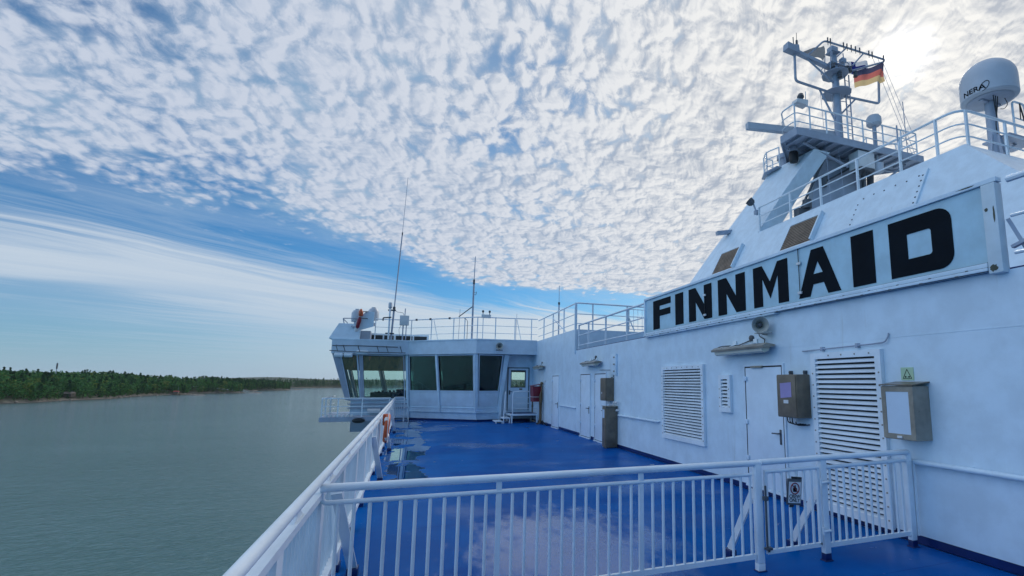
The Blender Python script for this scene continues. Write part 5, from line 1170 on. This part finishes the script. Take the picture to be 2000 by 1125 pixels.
# small things on the shore
t = thing('radio_mast', (-480, 960, WATER + 24), 'thin radio mast poking above the far woods', 'radio mast')
mb = MB(); mb.cyl((-480, 960, WATER + 24), (-480, 960, 27), .5, 6); build('tower', mb, 'grey', t)
mb = MB(); mb.box((-480.7, 959.4, 18), (-479.3, 960.6, 26)); build('antenna_panel', mb, 'darkgrey', t, smooth=False)
t = thing('boathouse', (-372, 752, WATER + 4), 'low grey boathouse among trees on the near shore', 'boathouse')
BX, BY = -352, 722
mb = MB(); mb.box((BX - 8, BY - 3, WATER + 4), (BX + 8, BY + 4, WATER + 7.2)); build('wall', mb, 'wood', t, smooth=False)
mb = MB(); mb.prism([(BX - 8.6, BY - 3.6, WATER + 7.2), (BX - 8.6, BY + 4.6, WATER + 7.2), (BX - 8.6, BY + .5, WATER + 9.2)], (17.2, 0, 0)); build('roof', mb, 'rock', t, smooth=False)
mb = MB(); mb.box((BX - 6, BY - 3.15, WATER + 4.2), (BX + 1, BY - 3.01, WATER + 6.6)); build('door', mb, 'interior', t, smooth=False)
t = thing('summer_hut', (-336, 945, WATER + 3), 'little hut with a red roof at the shore point', 'hut')
HX, HY = -334, 954
mb = MB(); mb.box((HX - 3, HY - 2.5, WATER + 2.5), (HX + 3, HY + 2.5, WATER + 4.8)); build('wall', mb, 'rock', t, smooth=False)
mb = MB(); mb.prism([(HX - 3.5, HY - 3, WATER + 4.8), (HX - 3.5, HY + 3, WATER + 4.8), (HX - 3.5, HY, WATER + 6.5)], (7.0, 0, 0)); build('roof', mb, 'redroof', t, smooth=False)
mb = MB(); mb.cyl((HX + 3, HY - 2, WATER + 2.5), (HX + 3, HY - 2, WATER + 13), .08, 6); build('flagpole', mb, 'grey', t)
def skerry(cx_, cy_, rx, ry, h, label):
    mb = MB(); n = 14; vs = [(cx_, cy_, WATER + h)]
    for rr_, hz in ((.5, .75), (.85, .4), (1.05, -.6)):
        for k in range(n):
            a = 2 * math.pi * k / n; q = rr_ * rnd.uniform(.85, 1.1); vs.append((cx_ + rx * q * math.cos(a), cy_ + ry * q * math.sin(a), WATER + (h * hz * rnd.uniform(.8, 1.1) if hz > 0 else -.6)))
    fs = [[0, 1 + k, 1 + (k + 1) % n] for k in range(n)] + [[1 + r_ * n + k, 1 + (r_ + 1) * n + k, 1 + (r_ + 1) * n + (k + 1) % n, 1 + r_ * n + (k + 1) % n] for r_ in range(2) for k in range(n)]
    mb.add(vs, fs); build('skerry', mb, 'rock', label=label, cat='rock', group='rocks off the shore')
skerry(-300, 930, 14, 6, 1.6, 'low flat rock in the water off the hut'); skerry(-262, 1085, 12, 8, 1.5, 'dark rock tip off the wooded headland'); skerry(-268, 1470, 16, 9, 2.0, 'far rock off the second wooded headland')
mb = MB()
bl = [(rnd.uniform(-2, 6), rnd.random()) for _ in range(110)]
for d, t_ in bl:
    q = t_ * (len(near_line) - 1); i = min(int(q), len(near_line) - 2); p = lerp((near_line[i][0], near_line[i][1], 0), (near_line[i + 1][0], near_line[i + 1][1], 0), q - i)
    s_ = rnd.uniform(.5, 1.6); mb.lathe((p.x + IN1.x * d, p.y + IN1.y * d, WATER - .1 + max(0, d) * .22), [(s_, 0), (s_ * .9, s_ * .45), (s_ * .4, s_ * .8), (.0, s_ * .85)], 6)
o = build('boulders', mb, 'rock', label='pale boulders scattered along the near shore waterline', cat='rocks', kind='stuff')

# ------------------------------------------------------------------ air
mb = MB(); mb.box((-4600, -400, WATER - 1), (4600, 6000, 42)); hz_ = build('haze', mb, 'white', kind='stuff', smooth=False)
m, nt, out = mat_nodes('haze_air'); pv = nt.nodes.new('ShaderNodeVolumePrincipled'); pv.inputs['Color'].default_value = (.80, .88, .95, 1); pv.inputs['Density'].default_value = .00003; pv.inputs['Anisotropy'].default_value = .2
nt.links.new(pv.outputs[0], out.inputs['Volume']); hz_.data.materials.clear(); hz_.data.materials.append(m)
# ------------------------------------------------------------------ sky and light
sd_ = Vector((math.sin(R(SUN_AZ)) * math.cos(R(SUN_EL)), math.cos(R(SUN_AZ)) * math.cos(R(SUN_EL)), math.sin(R(SUN_EL))))
W = bpy.data.worlds.new('World'); scene.world = W; W.use_nodes = True
nt = W.node_tree; nt.nodes.clear(); b = NB(nt)
out = nt.nodes.new('ShaderNodeOutputWorld'); bg = nt.nodes.new('ShaderNodeBackground'); nt.links.new(bg.outputs[0], out.inputs[0])
sky = b.n('ShaderNodeTexSky', sky_type='NISHITA'); sky.sun_disc = False; sky.sun_elevation = R(SUN_EL); sky.sun_rotation = R(SUN_AZ); sky.air_density = 1.0; sky.dust_density = .6; sky.ozone_density = 3.0
STR = .10; bg.inputs[1].default_value = STR
d = b.n('ShaderNodeTexCoord').outputs['Generated']; X = b.xyz(d)
zc = b.m('MAXIMUM', X[2], .015)
p = b.comb(b.m('DIVIDE', X[0], zc), b.m('DIVIDE', X[1], zc), 0.0)          # point of the flat cloud layer the ray meets
def warped(p, amt, sc, det=2):
    o = b.n('ShaderNodeTexNoise', noise_dimensions='2D'); b.put(o.inputs['Vector'], p); o.inputs['Scale'].default_value = sc; o.inputs['Detail'].default_value = det
    return b.v('ADD', p, b.v('SCALE', b.v('SUBTRACT', o.outputs['Color'], (.5, .5, .5)), amt))
_n3 = b.noise
b.noise = lambda vec, scale, detail=3.0, rough=.5, dist=0.0: _n3(vec, scale, detail, rough, dist, '2D')
PX, PY, _ = b.xyz(p)
low = b.noise(p, .85, 3, .5); mid = b.noise(p, 2.3, 4, .55, .3)
sa = Vector((sd_.x, sd_.y, 0)).normalized()
def vor(q, sc, sm):
    vo = b.n('ShaderNodeTexVoronoi', feature='SMOOTH_F1', voronoi_dimensions='2D'); b.put(vo.inputs['Vector'], q); vo.inputs['Scale'].default_value = sc; vo.inputs['Smoothness'].default_value = sm
    return vo.outputs['Distance']
def altocumulus(p, detail):
    """height of the small rounded clouds: cells of two sizes, frayed by noise"""
    q = b.v('SCALE', p, b.m('POWER', b.m('MAXIMUM', b.v('LENGTH', p), .05), -.38))     # the puffs have height, so they flatten less towards the horizon
    q = warped(q, .07, 7.0, 3)
    r_ = b.n('ShaderNodeVectorRotate', rotation_type='Z_AXIS'); b.put(r_.inputs['Vector'], q); r_.inputs['Angle'].default_value = R(24)
    q = b.v('MULTIPLY', r_.outputs[0], (1.0, .86, 1.0))
    c1 = b.m('MULTIPLY', vor(q, 16.0, .5), .60); c2 = b.m('MULTIPLY', vor(q, 31.0, .3), .32)
    fr = b.m('MULTIPLY', b.m('SUBTRACT', b.noise(q, 20.0, detail, .68, .1), .5), .86)
    return b.m('ADD', b.m('SUBTRACT', 1.0, b.m('ADD', c1, c2)), fr)
D1 = altocumulus(p, 6)
D2 = altocumulus(b.v('ADD', p, tuple(sa * .018)), 3)
# where the sheet of small clouds ends, seen from below
edge = b.m('ADD', 3.45, b.m('MULTIPLY', b.step(PX, -1.0, .8), 1.8))
edge = b.m('ADD', edge, b.m('MULTIPLY', b.m('SUBTRACT', b.noise(p, 1.5, 5, .62), .5), 1.5))
cover = b.m('SUBTRACT', 1.0, b.step(b.m('SUBTRACT', PY, edge), -.75, .35))
behind = b.step(PY, -1.5, .3)                                            # the sheet thins out astern
cover = b.m('MULTIPLY', cover, b.m('ADD', .35, b.m('MULTIPLY', behind, .65)))
rightw = b.step(PX, -1.0, 1.1)
thickn = b.m('ADD', .07, b.m('ADD', b.m('ADD', b.m('MULTIPLY', b.m('SUBTRACT', low, .5), .55), b.m('MULTIPLY', b.m('SUBTRACT', mid, .5), .65)), b.m('MULTIPLY', rightw, .16)))
dens = b.m('ADD', D1, b.m('ADD', b.m('MULTIPLY', b.m('SUBTRACT', cover, 1.0), .95), thickn))
soft = b.m('MULTIPLY', b.m('SUBTRACT', 1.0, rightw), .20)
alpha = b.step(dens, b.m('SUBTRACT', .25, soft), b.m('ADD', .66, soft))
# light on the clouds
toward = b.m('MAXIMUM', b.v('DOT_PRODUCT', d, tuple(sd_)), 0.0)
g1 = b.m('POWER', toward, 4.0); g2 = b.m('POWER', toward, 70.0); g3 = b.m('POWER', toward, 2200.0)
relief = b.m('ADD', .50, b.m('MULTIPLY', b.m('SUBTRACT', D1, D2), 2.7), clamp=True)
body = b.step(D1, .34, .78)
thick = b.step(dens, .80, 1.25)
lit = b.mix(g1, (5.15, 5.75, 6.9, 1), (8.7, 8.6, 8.3, 1)); shade = b.mix(g1, (3.0, 4.0, 5.6, 1), (4.0, 4.4, 5.1, 1))
f = b.m('ADD', b.m('SUBTRACT', b.m('MULTIPLY', relief, .62), b.m('MULTIPLY', b.m('MULTIPLY', rightw, b.step(mid, .50, .68)), .26)), b.m('SUBTRACT', b.m('MULTIPLY', body, .62), b.m('MULTIPLY', thick, .22)))
ccol = b.mix(b.m('MULTIPLY', f, 1.0, clamp=True), shade, lit)
# cirrus bank lower down
cedge = b.m('MINIMUM', b.m('MAXIMUM', 4.15, b.m('ADD', 6.4, b.m('MULTIPLY', PX, 1.15))), 6.9)
rot = b.n('ShaderNodeVectorRotate', rotation_type='Z_AXIS'); b.put(rot.inputs['Vector'], warped(p, .5, .6, 3)); rot.inputs['Angle'].default_value = R(-42)
st = b.noise(b.v('MULTIPLY', rot.outputs[0], (.13, 1.0, 1)), 2.0, 8, .66, .4)
ci = b.step(b.m('ADD', b.m('SUBTRACT', PY, cedge), b.m('MULTIPLY', b.m('SUBTRACT', st, .5), 3.6)), -1.1, .9)
gap = b.m('MULTIPLY', b.step(b.m('ADD', PY, b.m('MULTIPLY', st, 2.0)), 7.0, 8.2), b.m('SUBTRACT', 1.0, b.step(b.m('ADD', b.m('DIVIDE', PX, PY), b.m('MULTIPLY', st, .3)), -.42, -.02)))      # a second strip of blue to port
ci = b.m('MULTIPLY', ci, b.m('SUBTRACT', 1.0, b.m('MULTIPLY', gap, .75)))
ci = b.m('MULTIPLY', ci, b.m('ADD', .84, b.m('MULTIPLY', b.step(st, .25, .68), .16)))
ci = b.m('MULTIPLY', ci, b.m('SUBTRACT', 1.0, b.m('MULTIPLY', b.step(PY, 6.5, 13.0), b.m('SUBTRACT', .5, b.m('MULTIPLY', b.step(X[0], -.4, .3), .5)))))
thin = b.m('MULTIPLY', b.step(b.noise(b.v('MULTIPLY', rot.outputs[0], (.4, 1.5, 1)), 1.1, 7, .66, .4), .42, .78), .24)   # veils in the blue gap
thin = b.m('MULTIPLY', thin, b.step(PY, .0, 2.5))
base = b.mix(1.0, sky.outputs[0], b.mix(b.step(X[0], .0, .7), (.24, .68, .98, 1), (.42, .72, .88, 1)), 'MULTIPLY')
c = b.mix(thin, base, (4.6, 5.6, 6.9, 1))
c = b.mix(b.m('MULTIPLY', ci, .93), c, b.mix(g1, (5.4, 6.2, 7.1, 1), (7.6, 7.6, 7.3, 1)))
veil = b.m('MULTIPLY', b.m('MULTIPLY', cover, b.step(b.m('ADD', low, b.m('MULTIPLY', rightw, .25)), .22, .68)), .78)                       # grey haze between the small clouds
c = b.mix(veil, c, b.mix(g1, (2.9, 4.5, 6.1, 1), (5.3, 5.8, 6.4, 1)))
c = b.mix(alpha, c, ccol)
hz = b.m('POWER', b.m('SUBTRACT', 1.0, b.m('MAXIMUM', X[2], 0.0), clamp=True), 13.0)
c = b.mix(b.m('MULTIPLY', hz, .85), c, b.mix(b.step(X[0], -.3, .35), (3.5, 4.6, 5.9, 1), (5.8, 6.3, 6.8, 1)))
c = b.mix(b.m('MULTIPLY', g2, .15, clamp=True), c, (10.5, 10.2, 9.7, 1))
c = b.mix(1.0, c, b.mix(g3, (0, 0, 0, 1), (9, 8.6, 8, 1)), 'ADD')
port = Vector((math.sin(R(258)) * .94, math.cos(R(258)) * .94, .34))
rear = b.step(b.v('DOT_PRODUCT', d, tuple(port)), .42, .95)          # unseen sky to port and astern, brightened to fill the shaded walls
c = b.mix(1.0, c, b.mix(rear, (1, 1, 1, 1), (2.0, 2.05, 2.1, 1)), 'MULTIPLY')
nt.links.new(c, bg.inputs[0])
sl = bpy.data.lights.new('sun', 'SUN'); sl.energy = 1.4; sl.angle = R(10); sl.color = (1.0, .95, .86)
so = bpy.data.objects.new('sun', sl); COL.objects.link(so); so.rotation_euler = sd_.to_track_quat('Z', 'Y').to_euler(); so.location = (0, 0, 40)

vs_ = scene.view_settings; scene.display_settings.display_device = 'sRGB'
vs_.view_transform = 'Standard'; vs_.look = 'None'; vs_.gamma = 1.0; vs_.exposure = 0.12; vs_.use_curve_mapping = False
cy = scene.cycles; cy.use_denoising = True; cy.max_bounces = 6; cy.diffuse_bounces = 3; cy.glossy_bounces = 3; cy.transparent_max_bounces = 12; cy.caustics_reflective = False; cy.caustics_refractive = False
